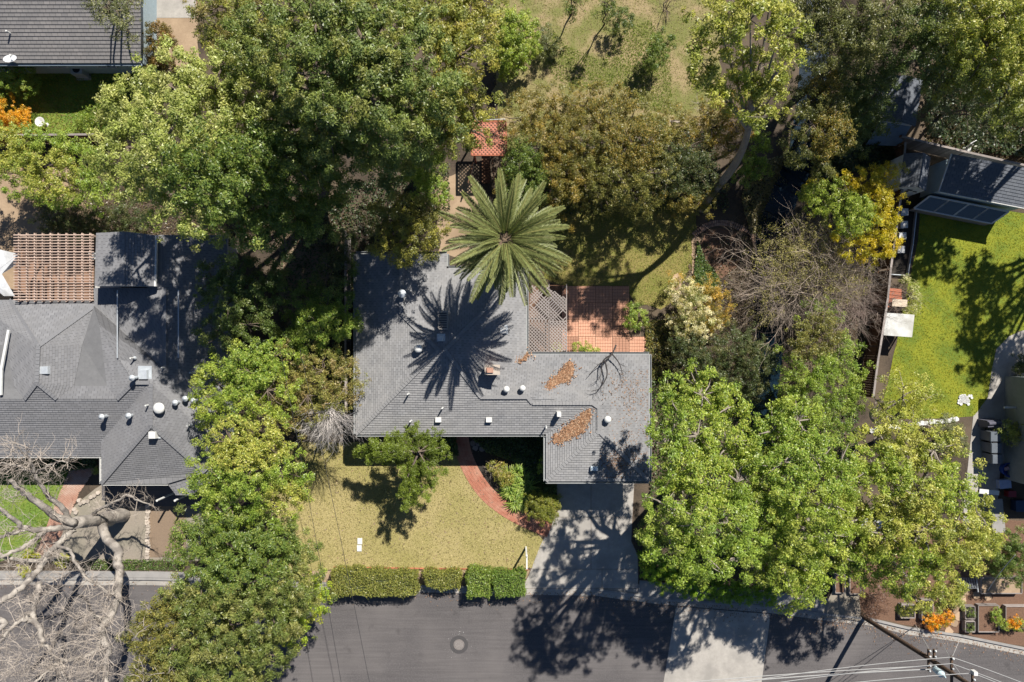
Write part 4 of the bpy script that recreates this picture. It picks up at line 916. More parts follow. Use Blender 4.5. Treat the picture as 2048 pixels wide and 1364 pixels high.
wire('guy_wire', 'second guy wire dropping beside the first to the kerb', (1858, 1300, 6.6), (1832, 1253, .15), 0, .016)
wire('service_drop', 'service wire from the upper cross arm up to the left', (1901, 1318, 8.1), (1881, 1280, 5.5), 0, .014)
wire('service_drop', 'service wire from the upper cross arm up to the right', (1904, 1314, 8.1), (1918, 1282, 6.0), 0, .014)
wire('service_drop', 'service wire from the cross arm down to the lower edge', (1905, 1326, 8.1), (1936, 1368, 9.3), 0, .014)
wire('service_drop', 'white service wire climbing over the corner raised bed', (1975, 1182, .3), (2030, 1110, 4.5), .1, .02, WHITE)

wire('service_cable', 'thin service cable crossing above the front lawn, left one', (560, 700, 7.0), (705, 1500, 7.0), .3, .013, DARKM)
wire('service_cable', 'thin service cable crossing above the front lawn, right one', (600, 700, 7.4), (765, 1500, 7.4), .3, .013, DARKM)
# raised beds
def planter(label, x0, y0, x1, y1, soil=MULCH, h=.38, m=WOODG, name='raised_bed'):
    t = thing(name, label, 'raised bed', P((x0+x1)/2, (y0+y1)/2), 'raised beds'); a, b = P(x0, y1, h), P(x1, y0, h); th = .05
    for z in (h*.25, h*.75):
        hh = h*.5-.006
        MB().box(((a.x+b.x)/2, a.y, z), (b.x-a.x, th, hh)).build('plank', m, t); MB().box(((a.x+b.x)/2, b.y, z), (b.x-a.x, th, hh)).build('plank', m, t)
        MB().box((a.x+.001, (a.y+b.y)/2, z), (th, b.y-a.y-th, hh)).build('plank', m, t); MB().box((b.x-.001, (a.y+b.y)/2, z), (th, b.y-a.y-th, hh)).build('plank', m, t)
    MB().box(((a.x+b.x)/2, (a.y+b.y)/2, h*.42), (b.x-a.x-th, b.y-a.y-th, h*.8)).build('soil', soil, t); return t
planter('narrow raised bed of green seedlings beside the flagstones, upper one', 1931, 1213, 1950, 1238, MULCHD)
planter('narrow raised bed of green seedlings beside the flagstones, lower one', 1931, 1243, 1950, 1264, MULCHD)
planter('largest grey raised bed of bark mulch with one leafy plant', 1957, 1211, 1998, 1264, MULCH)
planter('raised bed with orange flowers cut by the right edge', 2012, 1213, 2062, 1258, MULCH)
planter('small raised bed under the yellow green tree by the kerb', 1802, 1210, 1830, 1236, MULCHD)
planter('raised bed half hidden by the orange poppies', 1844, 1200, 1866, 1240, MULCHD)
planter('wide raised bed of straw below the corner shrub', 1962, 1156, 2044, 1187, TAN, .45)
planter('raised bed beside the gravel cross path, left one', 1671, 1150, 1690, 1186, MULCH)
planter('raised bed beside the gravel cross path, right one', 1700, 1150, 1722, 1188, MULCH)
# wire mesh panel by the wide bed
wm = thing('wire_mesh_panel', 'silver wire mesh panel standing beside the wide straw bed', 'mesh panel', P(1945, 1180)); mb = MB()
for k in range(9): mb.beam(P(1912+k*5, 1156, .3), P(1916+k*5, 1176, .9), .015, .015)
for k in range(6): mb.beam(P(1912+k*.8, 1156+k*4, .3+k*.12), P(1952+k*.8, 1156+k*4, .3+k*.12), .015, .015)
mb.build('mesh', GALV, wm); MB().beam(P(1952, 1150, .0), P(1956, 1184, 1.1), .05, .05).build('post', GALV, wm)

# ------------------------------------------------------------------ right garden: boxes, bench, clutter
names = ('topmost, nearest the playhouse shed', 'second from the playhouse shed', 'third from the playhouse shed', 'lowest, farthest from the playhouse shed')
for k, (x, y) in enumerate(((1809, 424), (1808, 449), (1805, 472), (1802, 499))):
    t = thing('white_hive', 'white garden box in the dark bed, '+names[k], 'garden box', P(x, y), 'white garden boxes'); c = P(x, y, .5)
    MB().box((c.x, c.y, .24), (.42, .4, .48)).build('box', WHITE, t); MB().box((c.x, c.y, .5), (.48, .46, .05)).build('lid', WHITE, t)
bk = thing('bed_border', 'timber edge boards around the dark bed of white boxes', 'edging', P(1815, 500))
for a, b in (((1832, 416), (1824, 490)), ((1824, 490), (1814, 551)), ((1814, 551), (1780, 549))): MB().beam(P(*a, .12), P(*b, .12), .05, .24).build('plank', GALV, bk)
rbn = thing('red_bench', 'red slatted garden bench by the board fence', 'bench', P(1790, 590)); ca_ = -.12
for k in range(4): MB().box(P(1789, 580+k*7.2, .45), (.95, .2, .04), ca_).build('slat', REDWOOD, rbn)
for k in range(2): MB().box(P(1777, 605+k*8, .5), (.4, .1, .04), ca_).build('armrest_slat', REDWOOD, rbn)
for x, y in ((1776, 582), (1803, 584), (1776, 600), (1803, 602)): MB().box(P(x, y, .21), (.06, .06, .42)).build('leg', REDWOOD, rbn)
cbx = thing('wooden_table', 'pale wooden table top beside the red bench', 'table', P(1799, 606)); MB().box(P(1799, 606, .7), (.98, .48, .05), -.06).build('table_top', mat('pale_pine', (.58, .48, .38), (.48, .4, .3), 6, .7), cbx)
for x, y in ((1787, 600), (1811, 602), (1787, 612), (1811, 613)): MB().box(P(x, y, .34), (.06, .06, .68)).build('leg', WOODB, cbx)
wbx = thing('white_chair', 'white plastic chair tipped in the leaves behind the long shed', 'chair', P(1936, 298)); c = P(1936, 298, .4)
MB().box(c, (.45, .45, .05), .5, .3).build('seat', WHITE, wbx); MB().box(c+Vector((.02, .25, .3)), (.45, .05, .55), .5, -.25).build('backrest', WHITE, wbx)
for x, y in ((-.17, -.17), (.17, -.17), (-.17, .17), (.17, .17)): MB().box(c+Vector((x, y, -.22)), (.04, .04, .4)).build('leg', WHITE, wbx)
TARP = mat('blue_tarp', (.03, .07, .30), (.02, .05, .22), 3, .5, .5, 6); GREY = mat('grey_plastic', (.12, .14, .16), (.09, .1, .12), 4, .5); REDP = mat('dark_red_plastic', (.22, .02, .03), (.16, .015, .02), 4, .5); GREENP = mat('green_plastic', (.10, .22, .03), (.08, .17, .02), 4, .5)
def bin_(name, label, cat, x, y, w, d, h, m, rz=0, lidm=None):
    t = thing(name, label, cat, P(x, y)); c = P(x, y, h); MB().box((c.x, c.y, h/2), (w, d, h), rz, taper=1.08).build('body', m, t); MB().box((c.x, c.y, h+.03), (w*1.14, d*1.14, .06), rz, taper=.9).build('lid', lidm or m, t)
    MB().beam((c.x-w*.4, c.y+d*.6, h+.02), (c.x+w*.4, c.y+d*.6, h+.02), .05, .05).build('handle', DARKM, t); return t
bin_('wheelie_bin', 'dark grey wheelie bin, uppermost of those beside the side path', 'bin', 1990, 873, .6, .6, 1.05, GREY)
bin_('wheelie_bin', 'dark grey wheelie bin, middle one beside the side path', 'bin', 1992, 896, .62, .6, 1.05, GREY)
bin_('wheelie_bin', 'dark grey wheelie bin, lowest one above the blue tub', 'bin', 1994, 918, .62, .55, 1.05, GREY)
bl = thing('blue_tub', 'blue plastic tub with rubbish among the bins', 'tub', P(2008, 937)); MB().lathe(P(2008, 937, 0), [(.35, 0), (.45, .5), (.48, .52), (.42, .52), (.34, .3), (.1, .28)], 18).build('bowl', TARP, bl); MB().box(P(2013, 937, .5), (.3, .22, .06), .4).build('bag', mat('cloth_bag', (.45, .2, .18), (.3, .3, .4), 8, .8), bl)
gt = thing('green_tub', 'green tub behind the blue plastic one', 'tub', P(2028, 934)); MB().lathe(P(2028, 934, 0), [(.28, 0), (.34, .45), (.36, .47), (.3, .47), (.24, .2), (.05, .19)], 16).build('bowl', GREENP, gt)
for lab, x, y, w, d, h, m, rz in (('white paper board lying beside the blue tub', 2030, 953, .75, .4, .35, WHITE, -.35), ('pale blue plastic crate below the white board', 2010, 968, .75, .55, .35, mat('pale_blue_crate', (.35, .4, .55), (.28, .33, .46), 4, .6), .1),
                                   ('red tub at the lower right of the clutter', 2024, 988, .5, .38, .4, REDP, 0), ('dark navy box under the corner clutter', 2044, 1012, .8, .7, .5, mat('navy', (.02, .04, .09), (.015, .03, .07), 3, .5), 0)):
    t = thing('storage_box', lab, 'box', P(x, y), 'clutter beside the path'); c = P(x, y, h); MB().box((c.x, c.y, h/2), (w, d, h), rz).build('body', m, t); MB().box((c.x, c.y, h+.015), (w*1.04, d*1.06, .03), rz).build('lid', m, t)
bbq = thing('covered_grill', 'grill under a grey cover at the corner of the patio', 'grill', P(1982, 846)); c = P(1982, 846, .6); MB().box((c.x, c.y, .45), (1.0, .5, .9), .08, taper=.85).build('cover', mat('grey_cover', (.10, .10, .13), (.07, .07, .09), 3, .8, .6, 6), bbq); MB().tube([(c.x-.4, c.y, .93), (c.x+.4, c.y+.06, .93)], [.12, .12], 8).build('hood', mat('grey_cover', (.1, .1, .13)), bbq)
bf = thing('red_bicycle', 'dark red bicycle leaning along the side path by the bins', 'bicycle', P(1972, 875)); c = P(1972, 875)
for dy in (-.5, .5):
    ring = [(c.x+.08*math.sin(a)*.6, c.y+dy+.32*math.cos(a), .34+.32*math.sin(a)) for a in [k*2*math.pi/20 for k in range(21)]]; wh = MB().tube(ring, [.025]*21, 6).build('wheel', DARKM, bf); MB().cyl((c.x-.03, c.y+dy, .34), .05, .06, 8, axis=(1, 0, 0)).build('hub', GALV, wh)
MB().tube([(c.x, c.y-.5, .34), (c.x, c.y-.15, .8), (c.x, c.y+.35, .8), (c.x, c.y-.02, .34), (c.x, c.y-.5, .34)], [.022]*5, 6).tube([(c.x, c.y+.5, .34), (c.x, c.y+.33, .95)], [.022]*2, 6).build('frame', REDP, bf)
MB().tube([(c.x-.25, c.y+.33, .98), (c.x+.25, c.y+.33, .98)], [.02, .02], 6).build('handlebar', DARKM, bf); MB().box((c.x, c.y-.2, .9), (.14, .26, .06), taper=.7).build('saddle', DARKM, bf)
# deck rail and carport at the right edge
rk = thing('porch_railing', 'white porch railing with balusters at the right edge', 'railing', P(2030, 822)); MB().beam(P(2008, 815, 1.0), P(2100, 813, 1.0), .12, .1).build('top_rail', WHITE, rk); MB().beam(P(2008, 815, .15), P(2100, 813, .15), .08, .06).build('bottom_rail', WHITE, rk)
for k in range(12): q = P(2012+k*7, 815, 0); MB().box((q.x, q.y, .55), (.045, .045, .85)).build('baluster', WHITE, rk)
hr = thing('neighbour_house', 'house wall and eave cut off by the right edge', 'house', P(2100, 900)); rr_ = [P(x, y, 2.6).to_2d() for x, y in ((2052, 990), (2260, 990), (2260, 740), (2052, 740))]; MB().prism(offset_poly(rr_, .5), 0, 2.5).build('wall', STUCCO, hr)
f = [[(2052, 990, 2.6), (2260, 990, 2.6), (2200, 865, 4), (2110, 865, 4)], [(2052, 740, 2.6), (2052, 990, 2.6), (2110, 865, 4)], [(2260, 740, 2.6), (2052, 740, 2.6), (2110, 865, 4), (2200, 865, 4)]]
MB().prism(rr_, 2.48, 2.58).build('soffit', TRIM, hr); ro = deck(f).build('roof', SH2, hr); tag(lapped_courses(f).build('shingles', SH2, ro), kind='stuff')
bt = thing('storage_bench', 'pale grey slab topped storage bench at the lower end of the side path', 'bench', P(1990, 1030)); MB().box(P(1994, 1032, .5), (.85, 2.2, .1), .1).build('slab', CONCG, bt); MB().box(P(1993, 1030, .22), (.6, 1.9, .44), .1).build('base', WOODB, bt)
wt = thing('white_board', 'white board resting across the side path end', 'board', P(1975, 988)); MB().box(P(1978, 984, .6), (1.3, .3, .05), -.1).build('board', WHITE, wt); MB().box(P(1962, 984, .28), (.05, .2, .55)).build('leg', WOODB, wt); MB().box(P(1995, 986, .28), (.05, .2, .55)).build('leg', WOODB, wt)
ws = thing('white_table', 'white garden table half hidden under the yellow green tree', 'table', P(1745, 1048)); MB().box(P(1748, 1050, .74), (1.9, .8, .05), -.3).build('table_top', WHITE, ws)
for x, y in ((1728, 1040), (1768, 1052), (1728, 1050), (1768, 1062)): MB().box(P(x, y, .36), (.06, .06, .72)).build('leg', WHITE, ws)
# garden ornament and hose reel on the upper left lawn
wb2 = thing('white_basin', 'white bird basin on the upper left lawn near the fence', 'bird bath', P(94, 250)); MB().lathe(P(94, 250), [(.16, 0), (.08, .1), (.07, .55), (.3, .66), (.32, .7), (.26, .69), (.05, .62)], 18).build('basin', WHITE, wb2)
# ------------------------------------------------------------------ foliage
DENS = 0.74; LB = 1.24
PAL = {
    'lime': [(.23, .31, .05), (.18, .27, .04), (.29, .34, .08), (.14, .21, .04)],
    'bright': [(.16, .25, .04), (.20, .29, .05), (.11, .19, .035), (.24, .30, .07)],
    'yellow': [(.29, .32, .07), (.23, .28, .055), (.35, .36, .11), (.17, .22, .05)],
    'gold': [(.42, .36, .02), (.34, .33, .02), (.48, .38, .03), (.28, .28, .03)],
    'pale': [(.26, .31, .10), (.22, .28, .08), (.33, .36, .15), (.17, .22, .065)],
    'mid': [(.12, .18, .04), (.09, .15, .035), (.16, .21, .05), (.07, .12, .03)],
    'deep': [(.07, .12, .03), (.05, .09, .025), (.10, .15, .04), (.12, .15, .05)],
    'olive': [(.16, .17, .05), (.12, .14, .04), (.21, .20, .06), (.10, .11, .035)],
    'bronze': [(.15, .145, .038), (.11, .125, .033), (.19, .165, .04), (.09, .095, .028), (.25, .19, .045)],
    'camphor': [(.13, .19, .055), (.10, .15, .05), (.17, .22, .06), (.21, .23, .07), (.08, .12, .04)],
    'grey': [(.15, .18, .09), (.11, .14, .07), (.20, .22, .12), (.09, .11, .06)],
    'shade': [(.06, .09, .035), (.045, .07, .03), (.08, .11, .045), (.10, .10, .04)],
    'fern': [(.10, .15, .05), (.07, .11, .04), (.13, .17, .06)],
    'orange': [(.52, .27, .015), (.46, .22, .015), (.55, .34, .03), (.30, .26, .03)],
    'poppy': [(.62, .25, .01), (.55, .20, .01), (.66, .33, .02), (.12, .2, .04)],
    'white': [(.60, .57, .42), (.50, .47, .30), (.64, .62, .52), (.16, .2, .05), (.10, .14, .04), (.26, .24, .07)],
    'lemon': [(.38, .42, .02), (.30, .37, .02), (.46, .46, .03)],
    'hedge': [(.28, .285, .06), (.22, .24, .05), (.34, .32, .09), (.16, .18, .04)],
    'litter': [(.20, .14, .09), (.14, .095, .06), (.26, .19, .12), (.10, .07, .045), (.13, .13, .05)],
    'dry': [(.26, .21, .10), (.20, .17, .08), (.17, .17, .06), (.30, .25, .12)],
}
def leaf_cloud(lobes, dens, size, pal, seed, clump=.5, up=.55, narrow=.5, low=-.12, shell=.72, hang=0.0, mix=.25, fill=1.0):
    """lobes: world ellipsoids (x,y,z,rx,ry,rz). Leaf-sized faces gathered in clumps over and inside them."""
    r = np.random.default_rng(seed); C = []; Rd = []; O = []; dens *= 2.2; size *= .74; clump *= .64
    for (x, y, z, rx, ry, rz) in lobes:
        area = math.pi*rx*ry; n = max(5, int(area*1.95*fill/(math.pi*clump*clump)))
        d = r.normal(size=(n*3, 3)); d /= np.linalg.norm(d, axis=1, keepdims=True); d = d[d[:, 2] > low][:n]; n = len(d)
        f = np.where(r.random(n) < mix, r.uniform(.25, shell, n), r.uniform(shell, 1.04, n)); f = np.where(r.random(n) < .12, r.uniform(1.02, 1.3, n), f); lump = 1+.16*np.sin(d[:, 0]*7+seed)*np.cos(d[:, 1]*6+x); f = f*lump
        C.append(np.array([x, y, z])+d*f[:, None]*np.array([rx, ry, rz])); Rd.append(clump*r.uniform(.5, 1.35, n)); O.append(d)
    C = np.concatenate(C); Rd = np.concatenate(Rd); O = np.concatenate(O); m = len(C)
    C[:, 2] = np.maximum(C[:, 2], Rd*.3+.04)
    pal = np.array(pal); cc = pal[r.integers(0, len(pal), m)]*r.uniform(.8, 1.2, (m, 1))
    cnt = np.maximum(3, (dens*DENS*math.pi*Rd**2).astype(int)); idx = np.repeat(np.arange(m), cnt); n = len(idx)
    d = r.normal(size=(n, 3)); d /= np.linalg.norm(d, axis=1, keepdims=True)
    q = C[idx]+d*(Rd[idx]*(.35+.7*r.random(n)))[:, None]*np.array([1, 1, .7]); q[:, 2] = np.maximum(q[:, 2], .03)
    nrm = .45*d+.35*O[idx]+up*np.array([0, 0, 1])+.55*r.normal(size=(n, 3)); nrm /= np.linalg.norm(nrm, axis=1, keepdims=True)
    t = r.normal(size=(n, 3))+O[idx]*.6-hang*np.array([0, 0, 1]); t -= nrm*np.sum(t*nrm, 1, keepdims=True); t /= (np.linalg.norm(t, axis=1, keepdims=True)+1e-9); b = np.cross(nrm, t)
    L = (size*r.uniform(.6, 1.4, n))[:, None]; W = L*narrow*r.uniform(.8, 1.2, (n, 1)); k = nrm*L*.12
    V = np.stack([q-t*L*.5-b*W*.5, q-t*L*.42+b*W*.5+k, q+t*L*.55], 1).reshape(-1, 3)
    lc = cc[idx]*.65+pal[r.integers(0, len(pal), n)]*.35; lc = lc*r.uniform(.7, 1.3, (n, 1))*LB
    return V, np.arange(n*3).reshape(n, 3), lc*np.array([1.14, 1.03, .84]), C, Rd
def wl(lobes_px, squash=.8):
    out = []
    for l in lobes_px:
        px, py, rp, z = l[:4]; k = (1-z/H)/S; p = P(px, py, z); ax = l[4] if len(l) > 4 else 1.0; rz = (l[5] if len(l) > 5 else rp*k*squash)
        out.append((p.x, p.y, z, rp*k*ax, rp*k/ax if len(l) > 4 else rp*k, rz))
    return out
def branchy(base, lobes, r0, rr, C=None, ntw=40, fork=.45):
    """tapered trunk from the ground, a limb into every lobe and thinner branches out to leaf clumps"""
    mb = MB(); c = Vector((sum(l[0] for l in lobes)/len(lobes), sum(l[1] for l in lobes)/len(lobes), sum(l[2] for l in lobes)/len(lobes)))
    f = base.lerp(c, fork); f.z = c.z*fork; m = base.lerp(f, .5)+Vector((rr.uniform(-.2, .2), rr.uniform(-.2, .2), 0))
    mb.tube([base-Vector((0, 0, .1)), base+Vector((0, 0, .25)), m, f], [r0*1.35, r0, r0*.85, r0*.75], 9); ends = []
    for l in lobes:
        e = Vector(l[:3])+Vector((0, 0, l[5]*.35)); m = f.lerp(e, .5)+Vector((rr.uniform(-.3, .3), rr.uniform(-.3, .3), rr.uniform(.1, .5)))
        mb.tube([f, m, e], [r0*.6, r0*.42, r0*.16], 7); ends += [m, f.lerp(m, .5), m.lerp(e, .5), e]
    if C is not None and len(C):
        for k in rr.sample(range(len(C)), min(ntw, len(C))):
            e = Vector(C[k]); s = min(ends, key=lambda q: (q-e).length); m = s.lerp(e, .5)+Vector((rr.uniform(-.15, .15), rr.uniform(-.15, .15), rr.uniform(-.1, .2)))
            mb.tube([s, m, e], [r0*.16+.01, r0*.09+.008, .008], 5)
    return mb
SEED = [100]
def tree(name, label, base_px, lobes_px, pal, dens=240, size=.17, clump=.5, r0=.2, squash=.75, bark=None, group=None, cat='tree', leafm=None, twigs=40, extra=None, zs=1.0, grow=1.0, fork=.5, **kw):
    SEED[0] += 1; s = SEED[0]; L = wl([(l[0], l[1], l[2]*grow, l[3]*zs) for l in lobes_px], squash); base = P(*base_px); t = thing(name, label, cat, base, group)
    V, F, col, C, Rd = leaf_cloud(L, dens, size, PAL[pal] if isinstance(pal, str) else pal, s, clump, **kw)
    if extra:   # some lobes carry another tone: (lobe indexes, palette)
        for ids, p2 in extra:
            r = np.random.default_rng(s+7); pc = V.reshape(-1, 3, 3).mean(1); sel = np.zeros(len(col), bool)
            for i in ids: l = L[i]; sel |= ((pc[:, 0]-l[0])/l[3])**2+((pc[:, 1]-l[1])/l[4])**2 < 1.05*r.uniform(.6, 1.2, len(pc))
            q = np.array(PAL[p2]); col[sel] = q[r.integers(0, len(q), sel.sum())]*r.uniform(.7, 1.3, (sel.sum(), 1))*LB*np.array([1.14, 1.03, .84])
    me = np_mesh('crown', V-np.array(base)[None, :], F, leafm or LEAF, col); o = link_mesh('crown', me, t, base)
    branchy(base, L, r0, random.Random(s), C, twigs, fork).build('trunk', bark or BARK, t); return t
def shrub(name, label, px, py, rp, h, pal, dens=330, size=.11, clump=.28, cat='shrub', lobes=None, ry=None, group=None, leafm=None, fill=1.5, **kw):
    SEED[0] += 1; s = SEED[0]; base = P(px, py); t = thing(name, label, cat, base, group)
    if lobes: L = wl(lobes, 1.0); L = [(a, b, z, rx, ry_, min(rz, max(z, .25)*1.0)) for a, b, z, rx, ry_, rz in L]
    else:
        z = h*.5; k = (1-z/H)/S; c = P(px, py, z); L = [(c.x, c.y, z, rp*k, (ry or rp)*k, h*.52)]
    V, F, col, C, Rd = leaf_cloud(L, dens, size, PAL[pal] if isinstance(pal, str) else pal, s, clump, fill=fill, **kw)
    o = link_mesh('foliage', np_mesh('foliage', V-np.array(base)[None, :], F, leafm or LEAF, col), t, base)
    mb = MB(); rr = random.Random(s)
    for k in range(7):
        e = Vector(C[rr.randrange(len(C))]); mb.tube([base+Vector((rr.uniform(-.08, .08), rr.uniform(-.08, .08), 0)), base.lerp(e, .5)+Vector((0, 0, .08)), e], [.03, .02, .008], 5)
    mb.build('stem', BARK, t); return t
def hedge(name, label, poly_px, h, pal, dens=420, size=.09, seed=1, group='clipped hedges along the street', leafm=None):
    """clipped hedge: a box of twigs covered with small leaves"""
    r = np.random.default_rng(seed); pl = [P(x, y, h).to_2d() for x, y in poly_px]; c = Vector((sum(p.x for p in pl)/len(pl), sum(p.y for p in pl)/len(pl), 0)); t = thing(name, label, 'hedge', c, group)
    inner = offset_poly(pl, .14); MB().prism(inner, .05, h-.14).build('branches', mat('hedge_core', (.05, .06, .025), (.03, .035, .02), 9, 1), t)
    x0, x1 = min(p.x for p in pl), max(p.x for p in pl); y0, y1 = min(p.y for p in pl), max(p.y for p in pl); Q = []; N = []
    n = int((x1-x0)*(y1-y0)*dens*2); x, y = r.uniform(x0, x1, n), r.uniform(y0, y1, n); k = in_poly(x, y, pl); x, y = x[k], y[k]
    Q.append(np.stack([x, y, h+r.normal(0, .06, len(x))-.08*r.random(len(x))+.11*np.sin(x*3.1+np.sin(y*5))*np.cos(y*4.3+x)], 1)); N.append(np.tile([0, 0, 1.0], (len(x), 1)))
    for i in range(len(pl)):
        a, b = pl[i], pl[(i+1) % len(pl)]; L = (b-a).length; m = int(L*h*dens*1.4); u = r.random(m); d = (b-a).normalized(); nv = np.array([d.y, -d.x, 0.0])
        area = sum(pl[j].x*pl[(j+1) % len(pl)].y-pl[(j+1) % len(pl)].x*pl[j].y for j in range(len(pl))); nv *= (1 if area > 0 else -1)
        p = np.stack([a.x+(b.x-a.x)*u, a.y+(b.y-a.y)*u, r.uniform(.08, h, m)], 1)+nv*(r.normal(-.02, .07, m)+.09*np.sin(u*L*4.1+i))[:, None]; Q.append(p); N.append(np.tile(nv, (m, 1)))
    q = np.concatenate(Q); nr = np.concatenate(N)+.75*r.normal(size=(len(q), 3)); nr /= np.linalg.norm(nr, axis=1, keepdims=True); n = len(q)
    tt = r.normal(size=(n, 3)); tt -= nr*np.sum(tt*nr, 1, keepdims=True); tt /= np.linalg.norm(tt, axis=1, keepdims=True); b = np.cross(nr, tt); L = (size*r.uniform(.6, 1.4, n))[:, None]
    V = np.stack([q-tt*L*.5, q-b*L*.28, q+tt*L*.5, q+b*L*.28], 1).reshape(-1, 3); p_ = np.array(PAL[pal]); col = p_[r.integers(0, len(p_), n)]*r.uniform(.7, 1.25, (n, 1))
    link_mesh('foliage', np_mesh('foliage', V-np.array(c)[None, :], np.arange(n*4).reshape(n, 4), leafm or LEAF, col), t, c); return t
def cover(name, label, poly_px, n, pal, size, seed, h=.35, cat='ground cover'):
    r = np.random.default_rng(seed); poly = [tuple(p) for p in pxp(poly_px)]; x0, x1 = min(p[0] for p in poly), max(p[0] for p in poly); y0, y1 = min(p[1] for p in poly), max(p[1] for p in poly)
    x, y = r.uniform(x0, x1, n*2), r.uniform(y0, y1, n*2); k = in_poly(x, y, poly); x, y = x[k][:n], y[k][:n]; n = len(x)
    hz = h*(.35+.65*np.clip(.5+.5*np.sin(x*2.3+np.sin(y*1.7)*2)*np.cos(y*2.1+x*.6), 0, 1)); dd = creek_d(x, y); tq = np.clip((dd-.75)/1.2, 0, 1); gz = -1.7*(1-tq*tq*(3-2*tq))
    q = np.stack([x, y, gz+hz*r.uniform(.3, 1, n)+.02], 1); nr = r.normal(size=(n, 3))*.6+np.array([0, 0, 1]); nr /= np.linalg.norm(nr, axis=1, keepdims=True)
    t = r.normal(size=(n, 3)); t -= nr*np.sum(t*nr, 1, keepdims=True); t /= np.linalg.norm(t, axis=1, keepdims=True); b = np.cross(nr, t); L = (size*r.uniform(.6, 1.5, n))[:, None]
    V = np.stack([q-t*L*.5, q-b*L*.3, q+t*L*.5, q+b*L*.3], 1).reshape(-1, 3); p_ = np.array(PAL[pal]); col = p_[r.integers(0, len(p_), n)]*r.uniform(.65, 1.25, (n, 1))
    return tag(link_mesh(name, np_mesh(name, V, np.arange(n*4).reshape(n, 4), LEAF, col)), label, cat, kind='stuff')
# bare wood ----------------------------------------------------------
def twig_spray(mb, p, d, L, r, depth, rr, spread=.75, sides=4, gx=0.0):
    n = 3; pts = [p]; q = p.copy(); dd = d.normalized()
    for k in range(n):
        dd = (dd+Vector((rr.gauss(0, .22), rr.gauss(0, .22), rr.gauss(0, .16)+gx))).normalized(); q = q+dd*L/n; pts.append(q.copy())
    mb.tube(pts, [r, r*.8, r*.6, r*.42], sides)
    if depth <= 0: return
    for k in range(rr.randint(3, 4)):
        s = pts[rr.randint(1, n)]; nd = (dd+Vector((rr.gauss(0, spread), rr.gauss(0, spread), rr.gauss(0, spread*.6)+.1))).normalized()
        twig_spray(mb, s, nd, L*rr.uniform(.5, .8), r*.52, depth-1, rr, spread, 3, gx)
def twig_bush(name, label, px, py, rp, h, n, depth, m, cat='shrub', seed=1, z0=0.0, cone=1.0, direction=None, r=.022):
    rr = random.Random(seed); t = thing(name, label, cat, P(px, py)); mb = MB(); c = P(px, py, z0); R_ = rp/S
    for k in range(n):
        a = rr.uniform(0, 6.28); d = Vector((math.cos(a)*cone*rr.uniform(.2, 1), math.sin(a)*cone*rr.uniform(.2, 1), rr.uniform(.3, .9)))
        if direction: d = Vector(direction)+d*.55
        twig_spray(mb, c+Vector((rr.gauss(0, R_*.12), rr.gauss(0, R_*.12), 0)), d, math.hypot(R_, h)*rr.uniform(.4, .62), r*rr.uniform(.8, 1.3), depth, rr, .6)
    mb.build('branches', m, t); return t

# ------------------------------------------------------------------ the palm
palm = thing('date_palm', 'large feathery date palm behind the ranch house', 'palm', P(1012, 530)); PZ = 10.3; pc = P(1010, 478, PZ)
pb = P(1012, 530)
MB().tube([pb, pb.lerp(pc, .4), pb.lerp(pc, .85), pc-Vector((0, 0, .2))], [.5, .4, .42, .5], 14).build('trunk', mat('palm_bark', (.17, .12, .08), (.09, .065, .045), 8, .95, .8, 10), palm)
def frond_mesh(seed, L, arch, tone=1.0):
    r = np.random.default_rng(seed); n = 52; s = np.linspace(.1, 1, n); base = []
    a0 = 0.0
    xs = L*s*(1-.10*arch*s*s); zs = -L*arch*.55*s**2.2; V = []; F = []; col = []
    for i in range(n):
        tdir = np.array([1, 0, -1.2*arch*s[i]]); tdir /= np.linalg.norm(tdir); ll = .37*math.sin(math.pi*min(1, .12+.86*s[i]))**.6*(1-.25*s[i])+.06
        for sd in (-1, 1):
            d = tdir*.8+np.array([0, sd*.72, .42])+r.normal(0, .06, 3); d /= np.linalg.norm(d); p = np.array([xs[i], sd*.012, zs[i]]); w = np.cross(d, [0, 0, 1]); w = w/np.linalg.norm(w)*.026
            mid = p+d*ll*.55+np.array([0, 0, .015]); e = p+d*ll*r.uniform(.88, 1.06)-np.array([0, 0, ll*.14]); b = len(V)
            V += [p-w*.5, p+w*.5, mid+w, mid-w, e]; F.append((b, b+1, b+2, b+3)); F.append((b+3, b+2, b+4, b+4)); c = np.array([.17, .19, .065])*r.uniform(.65, 1.3)*tone+np.array([.09, .07, .01])*max(0, s[i]-.65)*r.random(); col += [c, c]
    me = bpy.data.meshes.new('frond'); fs = [f if f[2] != f[3] else f[:3] for f in F]; fs = [(f if f[-1] != f[-2] else f[:3]) for f in fs]
    # central rib
    k0 = len(V)
    for i in range(0, n, 3):
        w = .035*(1-s[i])+.006; V += [np.array([xs[i], -w, zs[i]]), np.array([xs[i], w, zs[i]]), np.array([xs[i], 0, zs[i]+w])]
    m = len(range(0, n, 3))
    for i in range(m-1):
        for a, b in ((0, 1), (1, 2), (2, 0)): fs.append((k0+i*3+a, k0+i*3+b, k0+i*3+3+b, k0+i*3+3+a)); col.append(np.array([.26, .24, .09]))
    me.from_pydata([tuple(v) for v in V], [], fs); at = me.attributes.new('Col', 'FLOAT_COLOR', 'FACE'); at.data.foreach_set('color', np.concatenate([np.array(col), np.ones((len(col), 1))], 1).astype(np.float32).ravel()); me.materials.append(LEAFG); me.update(); return me
FDRY = frond_mesh(31, 3.3, .9, 1.0); _n = len(FDRY.polygons); _r = np.random.default_rng(8); FDRY.attributes['Col'].data.foreach_set('color', np.concatenate([np.array([.34, .23, .07])*_r.uniform(.7, 1.3, (_n, 1)), np.ones((_n, 1))], 1).astype(np.float32).ravel())
